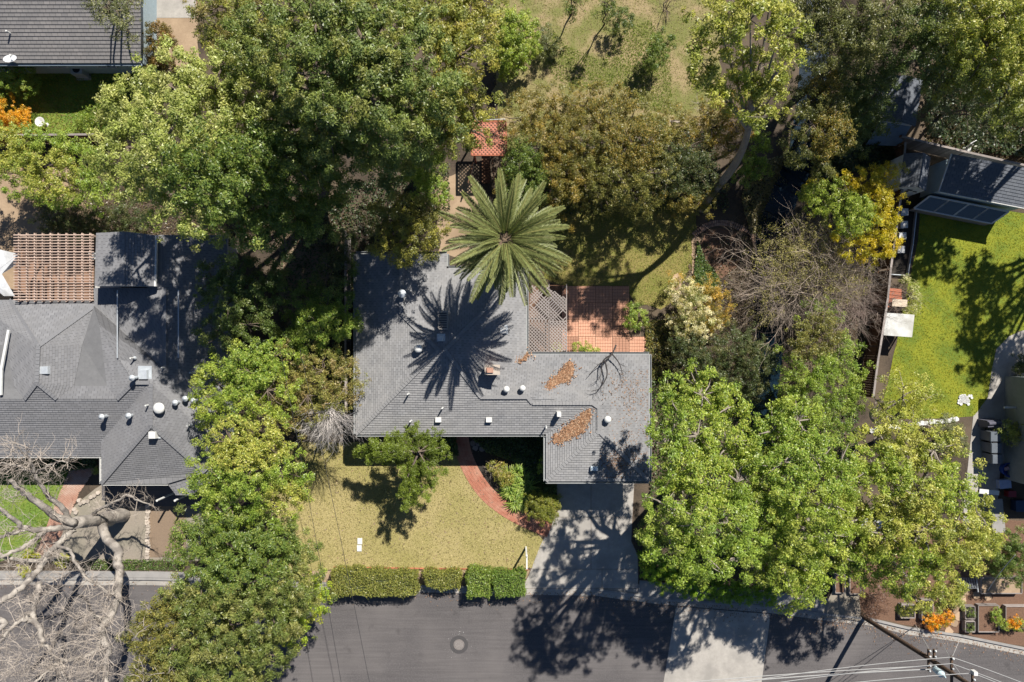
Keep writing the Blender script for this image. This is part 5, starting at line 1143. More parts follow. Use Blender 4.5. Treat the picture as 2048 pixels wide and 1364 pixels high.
FM = [frond_mesh(k, 3.4, a, t) for k, (a, t) in enumerate(((.28, 1.25), (.42, 1.1), (.55, 1.0), (.78, .95), (1.0, .85)))]; rp_ = random.Random(4)
for ring, (nf, el, mi, sc) in enumerate(((7, 64, 0, .5), (11, 46, 1, .78), (14, 30, 1, .92), (17, 14, 2, .98), (18, -2, 2, .98), (19, -16, 3, .95), (16, -32, 3, .9), (13, -50, 4, .8))):
    for k in range(nf):
        a = 2*math.pi*(k+.5*(ring % 2)+rp_.uniform(-.25, .25))/nf; e = R(el+rp_.uniform(-10, 8)); s = sc*rp_.uniform(.84, 1.08)
        link_mesh('frond', FM[min(4, max(0, mi+rp_.choice((0, 0, 1)) if mi < 4 else 4))], palm, pc+Vector((math.cos(a)*.18, math.sin(a)*.18, -.05*ring+.15)), (R(rp_.uniform(-14, 14)), -e, a), (s, s, s))
for a, e, s_ in ((-38, -22, .95), (-28, -12, .92), (-50, -34, .88), (-15, -30, .85), (160, -40, .8), (250, -48, .8), (75, -38, .82)):
    link_mesh('frond', FDRY, palm, pc+Vector((math.cos(R(a))*.2, math.sin(R(a))*.2, -.3)), (R(rp_.uniform(-20, 20)), -R(e), R(a)), (s_, s_, s_))
GREYB = mat('grey_trunk_bark', (.30, .26, .215), (.18, .15, .125), 6, .9, .6, 14)
# ------------------------------------------------------------------ trees, roughly back to front
T = tree
# upper left
T('pale_oak', 'large pale green oak between the corner house and charcoal roof', (470, 350), [(275, 215, 62, 8), (350, 180, 60, 9), (440, 185, 70, 8.5), (520, 225, 62, 7.5), (265, 300, 62, 8), (345, 285, 80, 10.5), (450, 290, 92, 8.5), (560, 300, 80, 8), (310, 375, 60, 8.5), (400, 390, 78, 9.5), (500, 385, 82, 6.5), (600, 375, 70, 5.5), (560, 440, 62, 4.4), (640, 430, 48, 4.2), (470, 440, 55, 5.5), (660, 330, 36, 6)], 'pale', 230, .17, .5, .42, extra=[((11, 13, 12, 15), 'mid')], zs=1.38, grow=1.2)
T('camphor_tree', 'dense dark olive green tree at the top centre left of the slope', (690, 190), [(560, 100, 70, 11), (640, 60, 75, 12), (730, 90, 90, 13), (640, 160, 85, 12.5), (740, 190, 95, 13), (560, 190, 60, 10.5), (820, 130, 80, 12.5), (830, 230, 70, 11.5), (670, 250, 75, 11), (760, 280, 62, 10), (600, 260, 55, 9.5), (700, 10, 70, 12), (790, 30, 70, 12), (840, 290, 48, 9), (700, 320, 52, 8.5), (780, 335, 40, 7.5), (620, 320, 46, 8.5), (500, 130, 46, 10), (500, 60, 40, 10)], 'camphor', 250, .16, .48, .45, zs=1.2, grow=1.2)
T('camphor_tree', 'yellow tipped olive green tree just left of the open slope', (895, 150), [(880, 60, 62, 10), (920, 120, 60, 10), (900, 190, 62, 9.5), (945, 60, 48, 9.5), (940, 210, 45, 8.5), (860, 5, 60, 10), (935, 5, 50, 9.5), (890, 255, 50, 8), (945, 265, 32, 7)], [(.20, .23, .06), (.26, .27, .06), (.14, .18, .05), (.30, .28, .07)], 250, .15, .45, .3, zs=1.25, grow=1.15)
T('leafy_tree', 'small fresh green tree below the dark camphor, left of the red arbour', (850, 300), [(840, 315, 48, 5.5), (875, 300, 32, 5.5), (815, 335, 34, 5), (850, 345, 30, 4.5)], 'bright', 250, .14, .4, .16)
T('cedar_tree', 'yellow green tree at the top edge beside the tan path', (455, 30), [(440, 20, 50, 9), (490, 40, 52, 9.5), (470, 90, 46, 8.5), (535, 20, 48, 10), (430, 75, 30, 8), (510, 100, 40, 8.5)], [(.18, .22, .05), (.24, .26, .05), (.13, .17, .045), (.2, .17, .08)], 230, .14, .42, .25, grow=1.15)
T('olive_tree', 'grey green tree overhanging the corner house roof', (262, 20), [(225, 25, 42, 6.5), (255, 55, 34, 6), (205, -5, 40, 6.5), (270, 10, 26, 6)], 'grey', 150, .12, .4, .13)
shrub('red_tipped_shrub', 'dark bronze shrub beside the corner house blue wall', 325, 92, 40, 2.4, [(.10, .10, .025), (.14, .11, .03), (.07, .08, .02), (.2, .12, .04)], 330, .12, .3, lobes=[(322, 75, 30, 1.6), (332, 110, 32, 1.4), (318, 130, 22, 1.2)])
shrub('round_shrub', 'rounded green shrub at the left edge below the corner house', 28, 162, 40, 1.6, 'bright', 420, .09, .25, lobes=[(10, 160, 34, 1.0), (48, 162, 34, 1.0)])
shrub('orange_shrub', 'orange flowering shrub at the left edge above the brown fence', 22, 240, 40, 1.5, 'orange', 420, .1, .25, lobes=[(8, 235, 34, .9), (42, 245, 28, .8), (15, 258, 26, .7)])
shrub('lawn_shrub', 'low green shrub on the lawn above the brown fence', 185, 238, 26, .8, 'bright', 300, .09, .22, lobes=[(172, 240, 22, .5), (196, 232, 22, .5), (180, 255, 18, .4)])
T('hedge_tree', 'yellow green bushy tree below the brown fence at the left', (70, 340), [(20, 300, 46, 4), (80, 315, 45, 4.2), (35, 350, 44, 4), (110, 350, 48, 4.4), (160, 375, 40, 4), (175, 330, 40, 4), (120, 395, 26, 3.5), (-20, 320, 40, 4), (60, 290, 34, 4), (140, 300, 34, 4.2), (200, 380, 34, 4), (75, 375, 30, 3.6)], 'bright', 240, .13, .38, .16, extra=[((0, 3), 'yellow')], grow=1.15)
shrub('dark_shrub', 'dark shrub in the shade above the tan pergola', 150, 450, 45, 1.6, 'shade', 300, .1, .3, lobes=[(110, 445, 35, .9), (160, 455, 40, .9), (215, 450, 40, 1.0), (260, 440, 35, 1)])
# left of the ranch house
T('dark_evergreen', 'dark evergreen beside the charcoal roof right edge', (500, 590), [(430, 560, 36, 5), (480, 545, 42, 5.5), (460, 610, 48, 5.5), (520, 590, 46, 5.5), (500, 650, 48, 5), (450, 665, 40, 5), (545, 555, 28, 4.5)], 'deep', 270, .13, .4, .2, grow=1.15)
T('leafy_tree', 'mid green tree filling the gap left of the ranch house', (640, 640), [(610, 610, 40, 4.5), (660, 590, 42, 4.5), (640, 655, 50, 5), (690, 640, 34, 4.2), (590, 670, 38, 4.2), (670, 540, 34, 3.6), (680, 490, 34, 3.4)], 'mid', 260, .13, .38, .17, extra=[((2, 3), 'bright'), ((5, 6), 'shade')], grow=1.12)
T('golden_tree', 'lime yellow tree lapping over the charcoal garage roof', (470, 770), [(445, 770, 46, 5), (430, 810, 34, 4.8), (500, 740, 46, 5.2), (540, 715, 36, 5), (485, 800, 44, 5), (540, 780, 40, 5.2)], 'lime', 250, .14, .4, .17, extra=[((2, 3), 'bright')], zs=1.25, grow=1.22)
T('brush_tree', 'brownish green twiggy tree at the left edge of the ranch roof', (640, 770), [(600, 735, 42, 5), (650, 740, 45, 5), (690, 755, 36, 4.6), (620, 790, 46, 5.2), (575, 780, 38, 5), (690, 790, 30, 4.2), (560, 830, 44, 5)], [(.17, .18, .05), (.22, .21, .07), (.12, .15, .04), (.24, .19, .10)], 210, .12, .36, .17, grow=1.2)
T('leafy_tree', 'round yellow green tree left of the dry front lawn', (510, 930), [(470, 880, 46, 5.4), (530, 880, 48, 5.4), (430, 940, 44, 5.2), (500, 950, 56, 6), (570, 940, 44, 5.2), (470, 1010, 50, 5.4), (550, 1000, 48, 5.2), (590, 985, 30, 4.4), (410, 990, 34, 4.8)], 'bright', 250, .14, .4, .22, extra=[((0, 1, 7), 'yellow')], zs=1.3, grow=1.18)
T('dark_laurel', 'big dark glossy tree at the bottom left by the street', (490, 1140), [(400, 1080, 50, 6.5), (470, 1085, 62, 7.2), (540, 1090, 55, 6.8), (600, 1110, 40, 6), (420, 1150, 62, 7.5), (500, 1160, 75, 8), (580, 1160, 62, 7), (390, 1220, 62, 7.5), (470, 1240, 75, 8), (550, 1230, 62, 7.2), (330, 1230, 44, 7), (300, 1270, 40, 6.8), (350, 1290, 55, 7.4), (440, 1310, 66, 7.6), (520, 1300, 50, 7), (320, 1340, 50, 7), (400, 1365, 60, 7.2), (480, 1370, 50, 7)], [(.13, .18, .05), (.10, .145, .04), (.18, .21, .07), (.22, .23, .09), (.08, .12, .035)], 250, .2, .42, .36, hang=.8, narrow=.3, extra=[((0, 1, 2), 'mid'), ((10, 11, 15), 'olive')], grow=1.12)
T('leafy_tree', 'bright green small tree in front of the dark glossy one', (620, 1175), [(615, 1165, 42, 4.5), (640, 1195, 30, 4.2), (600, 1215, 42, 4.6), (585, 1260, 34, 4.5)], [(.18, .27, .03), (.24, .32, .03), (.30, .33, .04), (.12, .2, .03)], 270, .13, .36, .14, leafm=LEAFG)
# behind the house
T('loquat_tree', 'olive yellow rounded tree at the rear left roof corner', (815, 470), [(770, 430, 40, 4.6), (820, 430, 44, 4.8), (860, 450, 38, 4.4), (770, 480, 40, 4.6), (830, 485, 46, 4.8), (800, 505, 30, 4.4), (870, 490, 26, 4)], [(.20, .21, .05), (.25, .25, .05), (.14, .16, .045), (.11, .12, .04)], 250, .13, .38, .17, zs=1.6)
shrub('garden_shrub', 'yellow green shrub between the loquat and the footbridge', 862, 372, 36, 2.4, 'bright', 330, .11, .3, lobes=[(850, 355, 26, 1.5), (875, 385, 26, 1.4), (840, 385, 22, 1.2)])
T('bronze_thicket', 'bronze and olive thicket right of the red arbour', (1090, 290), [(1050, 240, 46, 4.6), (1110, 225, 50, 4.8), (1075, 300, 54, 5), (1140, 285, 54, 5.2), (1100, 350, 54, 4.8), (1160, 350, 50, 4.8), (1040, 330, 36, 4), (1050, 385, 40, 3.6), (1120, 400, 38, 3.6)], 'bronze', 260, .12, .36, .2, extra=[((6, 7), 'mid')], zs=.65, grow=1.18)
T('bronze_thicket', 'largest olive brown thicket below the open slope', (1220, 290), [(1170, 215, 46, 5), (1220, 225, 50, 5.2), (1265, 230, 40, 5), (1200, 290, 58, 5.6), (1260, 290, 54, 5.6), (1310, 285, 46, 5.4), (1230, 350, 56, 5.2), (1290, 350, 52, 5.2), (1270, 400, 40, 4.2), (1190, 385, 40, 4.2)], 'olive', 260, .12, .36, .22, extra=[((0, 1, 4), 'bronze')], grow=1.15, zs=.65)
T('bronze_thicket', 'dark olive thicket left of the tall leaning trunk', (1360, 310), [(1340, 245, 34, 4.6), (1370, 300, 50, 5.2), (1340, 345, 44, 5), (1390, 350, 40, 4.6), (1360, 395, 36, 3.8), (1405, 400, 30, 3.4)], 'bronze', 260, .12, .36, .18, extra=[((2, 3), 'shade')], grow=1.15, zs=.6)
T('amber_tree', 'amber tinged tree in front of the tall leaning trunk', (1430, 270), [(1440, 215, 42, 5.4), (1420, 260, 44, 5.4), (1465, 255, 38, 5.2), (1455, 305, 34, 5)], [(.22, .20, .05), (.30, .23, .05), (.15, .16, .04), (.36, .25, .05)], 250, .12, .36, .16, zs=.55)
T('fresh_green_tree', 'slim fresh green tree right of the tall leaning trunk', (1500, 320), [(1515, 285, 28, 5.5), (1500, 325, 32, 5.2), (1520, 340, 22, 4.8), (1480, 350, 24, 4.4)], 'bright', 260, .13, .34, .12, zs=.5)
# tall lime tree with leaning trunk
tl = thing('tall_lime_tree', 'tall lime yellow tree with long leaning trunk at the upper right', 'tree', P(1402, 418)); L = wl([(a, b, c, d*.98) for a, b, c, d in [(1440, 60, 62, 14), (1500, 40, 66, 15), (1560, 60, 50, 14.5), (1400, 120, 48, 13.5), (1460, 130, 66, 12.6), (1530, 130, 62, 12), (1580, 110, 30, 14), (1490, 200, 52, 11.8), (1545, 190, 44, 11.8), (1420, 170, 38, 13), (1470, 10, 50, 14), (1540, 0, 50, 14), (1530, 235, 24, 12.5)]], .6)
V, F, col, C, Rd = leaf_cloud(L, 190, .18, PAL['yellow'], 77, .46, fill=.65); tb0 = P(1402, 418); link_mesh('crown', np_mesh('crown', V-np.array(tb0)[None, :], F, LEAF, col), tl, tb0)
mb = MB(); stem = [P(1402, 418, 0), P(1424, 385, 1.9), P(1455, 350, 4.0), P(1480, 310, 6.2), P(1496, 262, 8.4), P(1504, 205, 10.6), P(1495, 140, 11.6)]; mb.tube(smooth_line(stem, 5), list(np.linspace(.3, .12, 31)), 10); rr = random.Random(5)
for l in L: e = Vector(l[:3]); s = stem[5] if rr.random() < .6 else stem[4]; mb.tube([s, s.lerp(e, .5)+Vector((0, 0, .3)), e], [.11, .07, .02], 6)
for k in rr.sample(range(len(C)), 90): e = Vector(C[k]); l = min(L, key=lambda q: (Vector(q[:3])-e).length); mb.tube([Vector(l[:3]), e], [.03, .008], 4)
mb.build('trunk', GREYB, tl)
# top right
T('shadowy_tree', 'grey olive tree at the top edge right of the lime one', (1690, 90), [(1620, 30, 50, 9), (1690, 30, 56, 9.5), (1640, 100, 46, 8.5), (1760, 30, 56, 9.5), (1700, 110, 40, 7.5), (1600, 70, 40, 8.5), (1660, 75, 46, 9), (1720, 75, 46, 9), (1600, -10, 50, 9)], [(.13, .15, .06), (.09, .11, .045), (.18, .19, .08), (.10, .12, .05)], 200, .13, .42, .22, grow=1.25)
T('amber_tree', 'dark tree with amber leaf patches beside the creek', (1630, 240), [(1640, 160, 36, 7), (1610, 200, 40, 7), (1655, 215, 36, 6.6), (1620, 255, 44, 6.6), (1655, 275, 40, 6.2), (1600, 300, 34, 5.6), (1640, 320, 34, 5.4)], [(.11, .13, .04), (.08, .10, .035), (.15, .16, .05), (.07, .085, .03)], 240, .13, .38, .18, extra=[((0, 4), 'bronze')], grow=1.2)
T('shade_tree', 'dark fern green tree above the small creek shed', (1770, 152), [(1760, 90, 50, 7), (1810, 70, 50, 8), (1720, 170, 44, 5.5), (1860, 110, 54, 8), (1830, 20, 50, 9), (1715, 230, 40, 4.5), (1760, 130, 40, 5), (1680, 170, 38, 5), (1700, 285, 34, 3.6), (1745, 260, 30, 3.6), (1740, 180, 36, 4.6)], 'fern', 220, .13, .42, .12, grow=1.25)
T('sunlit_tree', 'tall tree with sunlit lime clusters in the upper right corner', (1935, 110), [(1920, 20, 56, 10), (1990, 40, 66, 11), (1960, 100, 60, 10), (2030, 110, 60, 10), (1900, 90, 44, 9), (2050, 20, 60, 11), (1990, 170, 56, 8.5), (2060, 190, 60, 8.5), (1920, 160, 46, 7.5), (2020, 240, 40, 6)], [(.13, .17, .05), (.20, .24, .06), (.09, .13, .04), (.28, .30, .09)], 210, .15, .46, .3, extra=[((1, 3), 'yellow')], grow=1.25)
T('dusty_tree', 'dusty grey leaved tree right of the small creek shed', (1880, 230), [(1880, 180, 40, 4.5), (1920, 220, 44, 4.5), (1870, 240, 30, 3.6), (1960, 250, 36, 3.6)], [(.13, .16, .09), (.09, .12, .06), (.17, .2, .12)], 150, .12, .4, .12, grow=1.15)
mb = MB(); st = [P(1768, 153, .1), P(1800, 136, 2), P(1838, 108, 4.2), P(1880, 78, 6), P(1925, 50, 7.8)]; lt = thing('leaning_trunk', 'thick bare grey trunk leaning over the small creek shed', 'tree trunk', P(1768, 153)); mb.tube(smooth_line(st, 4), list(np.linspace(.26, .13, 17)), 9); mb.tube([st[1], P(1812, 118, 3.6), P(1800, 100, 4.6)], [.08, .05, .03], 6); mb.build('trunk', GREYB, lt)
T('bamboo_clump', 'golden yellow green feathery clump left of the garden boxes', (1690, 430), [(1640, 400, 42, 4), (1690, 385, 44, 4.8), (1740, 370, 42, 5), (1770, 400, 36, 5), (1700, 430, 48, 5.2), (1750, 450, 40, 5), (1760, 490, 34, 4.4), (1700, 480, 40, 4.6), (1620, 395, 26, 3.4), (1780, 355, 26, 4.6)], 'gold', 270, .17, .36, .1, narrow=.28, extra=[((0, 8, 4), 'lime')], zs=.92)
# bare twiggy thicket
twig_bush('bare_thicket', 'large bare grey brown twiggy bush right of the back lawn', 1600, 575, 150, 3.2, 90, 3, mat('grey_twigs', (.38, .31, .25), (.27, .215, .175), 3, .9), seed=11, cone=1.25, r=.03)
twig_bush('bare_thicket', 'smaller bare twiggy bush below the golden clump', 1690, 610, 85, 2.6, 30, 3, mat('purple_twigs', (.28, .21, .18), (.2, .15, .13), 3, .9), seed=12, cone=1.2, r=.026)
shrub('budding_bush', 'bush with tiny yellow green buds above the bare thicket', 1600, 500, 90, 3, [(.28, .28, .10), (.23, .23, .08), (.33, .32, .14)], 60, .085, .4, lobes=[(1570, 490, 50, 2.4), (1620, 470, 55, 2.8), (1660, 510, 50, 2.6), (1590, 540, 55, 2.6), (1540, 530, 50, 2.2), (1650, 570, 50, 2.4), (1700, 560, 40, 2.4), (1530, 610, 40, 2)])
shrub('white_flower_shrub', 'shrub covered with white blossom beside the brick patio', 1390, 622, 55, 2.0, 'white', 360, .1, .28, lobes=[(1365, 590, 32, 1.5), (1388, 615, 36, 1.6), (1400, 645, 36, 1.5), (1372, 655, 30, 1.3), (1345, 640, 18, 1)])
shrub('gold_shrub', 'golden orange leaved shrub behind the white blossom', 1430, 600, 40, 1.9, [(.34, .25, .06), (.40, .26, .05), (.25, .22, .06), (.18, .19, .05)], 260, .1, .28, lobes=[(1415, 575, 28, 1.5), (1435, 605, 32, 1.6), (1430, 640, 26, 1.4), (1350, 560, 16, .9)])
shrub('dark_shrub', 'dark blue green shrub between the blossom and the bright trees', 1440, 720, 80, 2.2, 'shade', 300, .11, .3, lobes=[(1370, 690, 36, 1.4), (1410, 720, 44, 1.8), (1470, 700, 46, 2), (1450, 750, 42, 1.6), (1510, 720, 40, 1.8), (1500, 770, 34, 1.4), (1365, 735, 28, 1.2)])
T('creek_thicket', 'bright green thicket along the creek beside the board fence', (1650, 740), [(1600, 680, 36, 3.4), (1640, 665, 40, 3.6), (1670, 710, 40, 3.6), (1620, 735, 44, 3.8), (1670, 770, 40, 3.6), (1610, 800, 44, 3.8), (1665, 830, 38, 3.4), (1580, 850, 36, 3.4), (1690, 690, 24, 3), (1700, 740, 30, 3.2), (1698, 800, 30, 3.2), (1640, 625, 30, 2.6), (1590, 760, 34, 3.2)], 'bright', 250, .12, .34, .14, extra=[((1, 0), 'olive')], grow=1.12)
# big bright trees on the right of the house
T('bright_maple', 'bright green tree touching the right edge of the ranch roof', (1390, 930), [(1340, 800, 44, 8.5), (1400, 790, 50, 9), (1450, 815, 44, 9), (1335, 870, 40, 10), (1390, 870, 58, 10.8), (1450, 890, 52, 11), (1340, 940, 44, 11.5), (1400, 960, 56, 12.4), (1470, 960, 44, 12), (1330, 1010, 40, 12.5), (1390, 1040, 54, 13.5), (1450, 1040, 50, 13), (1310, 1070, 26, 12), (1340, 1090, 44, 13), (1410, 1110, 50, 13), (1470, 1110, 44, 12.5), (1510, 900, 40, 10), (1500, 1010, 40, 12), (1500, 1080, 36, 12)], 'bright', 250, .15, .4, .3, extra=[((1, 2, 5, 7), 'lime')], zs=1.0, fork=.62, grow=1.12, twigs=150, bark=GREYB)
T('bright_maple', 'bright green tree in the middle of the right hand grove', (1600, 960), [(1540, 860, 44, 6), (1590, 840, 46, 6.2), (1560, 920, 54, 6.8), (1620, 910, 50, 6.6), (1670, 930, 44, 6.2), (1530, 990, 52, 6.4), (1590, 990, 60, 7), (1650, 1000, 50, 6.6), (1530, 1060, 50, 6), (1590, 1070, 54, 6.2), (1650, 1060, 46, 6), (1560, 1130, 50, 5.6), (1620, 1140, 46, 5.4), (1520, 1130, 40, 5.2), (1600, 1185, 34, 4.8), (1690, 960, 36, 5.6), (1700, 1040, 40, 5.4), (1680, 1110, 40, 5)], 'lime', 245, .15, .42, .3, extra=[((0, 2, 3, 4), 'bright')], zs=1.8, grow=1.12, twigs=150, bark=GREYB)
T('yellow_elm', 'broad yellow green tree at the lower right near the raised beds', (1800, 1020), [(1740, 930, 40, 6.4), (1800, 910, 48, 6.8), (1860, 900, 44, 6.8), (1760, 990, 54, 7.2), (1830, 980, 60, 7.6), (1900, 970, 50, 7.2), (1760, 1060, 56, 7), (1830, 1060, 62, 7.4), (1900, 1050, 56, 7.2), (1950, 1030, 44, 6.8), (1700, 1080, 44, 6.2), (1720, 1130, 44, 6), (1790, 1130, 54, 6.4), (1860, 1130, 52, 6.4), (1920, 1110, 44, 6.4), (1820, 1185, 40, 5.4), (1880, 1180, 34, 5.2), (1960, 1080, 30, 6), (1690, 1000, 36, 6), (1800, 860, 34, 6), (1750, 880, 30, 6)], 'yellow', 240, .15, .42, .32, extra=[((0, 5, 11, 12), 'lime')], zs=1.35, grow=1.12, twigs=150, bark=GREYB)
T('crooked_oak', 'sparse yellow green oak with crooked grey limbs above the side path', (1752, 880), [(1800, 775, 46, 5.4), (1840, 800, 34, 5.2), (1770, 830, 28, 4.8), (1850, 850, 28, 4.8), (1750, 800, 22, 4.8)], 'yellow', 130, .13, .42, .18, bark=GREYB)
mb = MB(); k5 = thing('crooked_limb', 'bare crooked grey limb beside the broken stone edging', 'branch', P(1752, 888))
mb.tube(smooth_line([P(1752, 888, .5), P(1765, 870, 3.2), P(1760, 852, 3.8), P(1744, 838, 4.2), P(1742, 824, 4.5), P(1758, 812, 4.7), P(1790, 802, 5)], 4), list(np.linspace(.13, .06, 25)), 7); mb.tube(smooth_line([P(1758, 825, 4.5), P(1790, 808, 4.9), P(1812, 788, 5.2), P(1838, 780, 5.4)], 4), list(np.linspace(.09, .04, 13)), 6); mb.build('limb', GREYB, k5)
shrub('ivy_bank', 'bright ivy bank between the driveway and pavement', 1400, 1165, 60, .9, [(.14, .26, .02), (.18, .30, .03), (.10, .2, .02), (.22, .3, .03)], 330, .12, .26, cat='ivy', lobes=[(1300, 1110, 22, .7), (1300, 1140, 22, .7), (1330, 1158, 26, .6), (1370, 1168, 26, .6), (1410, 1175, 26, .6), (1450, 1180, 26, .6), (1490, 1184, 26, .6), (1530, 1188, 24, .6), (1340, 1130, 26, .7), (1400, 1150, 26, .7), (1296, 1085, 18, .7)], leafm=LEAFG)
shrub('dark_shrub', 'dark green shrub between the driveway edge and bright tree', 1296, 1062, 26, 1.6, 'deep', 330, .1, .26, lobes=[(1300, 1050, 20, 1), (1292, 1075, 20, .9)])
shrub('grey_shrub', 'grey green rounded shrub left of the side path', 1898, 872, 32, 1.8, 'grey', 330, .1, .26, lobes=[(1892, 855, 24, 1.2), (1905, 880, 26, 1.2), (1885, 885, 20, 1)])
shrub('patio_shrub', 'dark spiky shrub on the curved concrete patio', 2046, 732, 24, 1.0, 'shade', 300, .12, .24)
shrub('planter_shrub', 'leafy shrub with pale leaves by the white railing', 2020, 866, 30, 1.4, 'pale', 300, .11, .26, lobes=[(2012, 858, 20, 1), (2030, 872, 24, 1)])
shrub('mound_shrub', 'rounded green bush at the right edge above the straw bed', 2020, 1110, 50, 2.6, 'mid', 330, .11, .3, lobes=[(2000, 1100, 34, 1.8), (2040, 1090, 38, 2), (2030, 1135, 34, 1.6), (1995, 1130, 24, 1.4)])
shrub('purple_shrub', 'dark purple twiggy shrub at the foot of the utility pole', 1738, 1190, 44, 1.4, [(.12, .07, .06), (.09, .055, .05), (.16, .1, .08)], 150, .09, .3, lobes=[(1730, 1185, 32, .9), (1752, 1200, 28, .8), (1742, 1220, 20, .6)])
shrub('bed_shrub', 'grey green herb between the poppies and flagstones', 1905, 1202, 16, .7, 'pale', 330, .1, .22, lobes=[(1900, 1195, 14, .5), (1912, 1205, 14, .5)])
shrub('poppy_plant', 'orange poppies in front of the yellow green tree', 1872, 1244, 30, .6, 'poppy', 380, .1, .2, cat='flowers', lobes=[(1858, 1240, 16, .4), (1875, 1246, 18, .4), (1892, 1234, 14, .4)])
shrub('poppy_plant', 'orange poppies in the raised bed at the right edge', 2024, 1250, 14, .7, 'poppy', 380, .1, .2, cat='flowers', lobes=[(2022, 1248, 12, .6), (2030, 1240, 10, .6)])
shrub('bed_plant', 'green leafy plant in the largest grey raised bed', 1990, 1228, 14, .9, 'bright', 380, .1, .2)
shrub('bed_plant', 'low yellow green plants beside the right edge raised bed', 2010, 1246, 18, .6, 'lime', 330, .1, .2, lobes=[(2004, 1248, 12, .5), (2040, 1250, 12, .5)])
shrub('seedling_plant', 'green seedlings in the upper narrow raised bed', 1940, 1225, 9, .75, 'mid', 330, .08, .15); shrub('seedling_plant', 'green seedlings in the lower narrow raised bed', 1940, 1254, 9, .7, 'mid', 330, .08, .15)
shrub('vine_shrub', 'white flecked vine between the red bench and the lawn', 1822, 590, 20, .9, [(.38, .4, .22), (.2, .26, .06), (.5, .5, .38), (.15, .2, .05)], 260, .09, .2, lobes=[(1808, 560, 12, .5), (1822, 572, 14, .6), (1828, 595, 14, .6), (1826, 618, 14, .6), (1812, 626, 10, .5)])
# slope shrubs and saplings
shrub('bright_shrub', 'lime bush where the camphor meets the open slope', 1045, 95, 52, 2.6, 'lime', 330, .13, .32, lobes=[(1030, 60, 40, 1.8), (1050, 95, 34, 1.7), (1025, 110, 36, 1.6), (1010, 80, 30, 1.7), (1010, 135, 26, 1.2)])
shrub('grey_shrub', 'grey green shrub on the slope right of the lime bush', 1095, 85, 26, 1.6, 'grey', 240, .1, .28, lobes=[(1085, 65, 20, 1.1), (1100, 90, 22, 1.1), (1085, 105, 18, .9)])
T('young_tree', 'small dark green tree at the top of the slope, left one', (1142, 30), [(1148, 8, 22, 2.8), (1138, 30, 16, 2.2), (1155, -10, 20, 3)], 'mid', 200, .12, .3, .06, squash=1.0)
T('young_tree', 'slender tree at the top of the slope beside the round dark shrub', (1208, 50), [(1212, 10, 20, 3.4), (1206, 30, 16, 2.8), (1222, 0, 16, 3.6)], 'mid', 170, .12, .3, .05, squash=1.1)
shrub('round_shrub', 'round dark blue green shrub on the open slope', 1238, 45, 26, 2.0, 'deep', 420, .1, .26)
shrub('round_shrub', 'taller fresh green shrub right of centre on the open slope', 1316, 100, 34, 2.4, 'mid', 400, .11, .28, lobes=[(1322, 84, 24, 1.7), (1308, 115, 24, 1.5), (1298, 128, 16, 1.2)])
twig_bush('bare_sapling', 'bare brown sapling at the top edge of the slope', 1328, 22, 30, 1.4, 7, 2, TWIGB, seed=21); twig_bush('bare_sapling', 'pale forked bare twig above the bronze thickets', 1408, 232, 26, 1.6, 6, 2, TWIGP, seed=22)
# front garden
cf_ = thing('front_conifer', 'dark layered conifer with lime tips in front of the ranch house', 'tree', P(836, 908)); cb_ = P(836, 908); rr = random.Random(17); L = []; wood = MB(); top_ = P(838, 903, 5.2)
wood.tube([cb_-Vector((0, 0, .1)), cb_.lerp(top_, .5), top_], [.2, .15, .06], 9)
for k, (x, y) in enumerate([(710, 905), (724, 893), (745, 884), (768, 872), (792, 864), (815, 853), (835, 846), (858, 858), (878, 872), (890, 892), (894, 912), (888, 940), (876, 962), (864, 982), (846, 994), (828, 1008), (812, 1020), (800, 990), (814, 968), (800, 946), (770, 926), (738, 916), (782, 896), (862, 925), (850, 948), (822, 925), (805, 905), (756, 903), (868, 895), (840, 872)]):
    zt = 3.0+1.5*((k*7) % 5)/4; a = cb_.lerp(top_, .55+.4*rr.random()); b = P(x, y, zt); wood.tube([a, a.lerp(b, .5)+Vector((0, 0, .25)), b], [.06, .04, .012], 5); n = max(3, int((b-a).length/.36))
    for j in range(n):
        t = .28+.72*(j+1)/n; c = a.lerp(b, t)+Vector((rr.gauss(0, .08), rr.gauss(0, .08), .25*4*t*(1-t))); w = .42*(1.15-.6*t)*rr.uniform(.8, 1.25); L.append((c.x, c.y, c.z, w, w, w*.35))
V, F, col, C, Rd = leaf_cloud(L, 300, .15, [(.10, .15, .025), (.075, .115, .02), (.13, .18, .03)], 171, .26, narrow=.26, fill=.75)
pc_ = V.reshape(-1, 3, 3).mean(1); tip = np.clip((np.hypot(pc_[:, 0]-top_.x, pc_[:, 1]-top_.y)-.7)/2.6, 0, 1)*np.random.default_rng(3).random(len(pc_)); col = col*(1-tip[:, None])+np.array([.28, .36, .045])*tip[:, None]
link_mesh('crown', np_mesh('crown', V-np.array(cb_)[None, :], F, LEAF, col), cf_, cb_); wood.build('trunk', BARK, cf_)
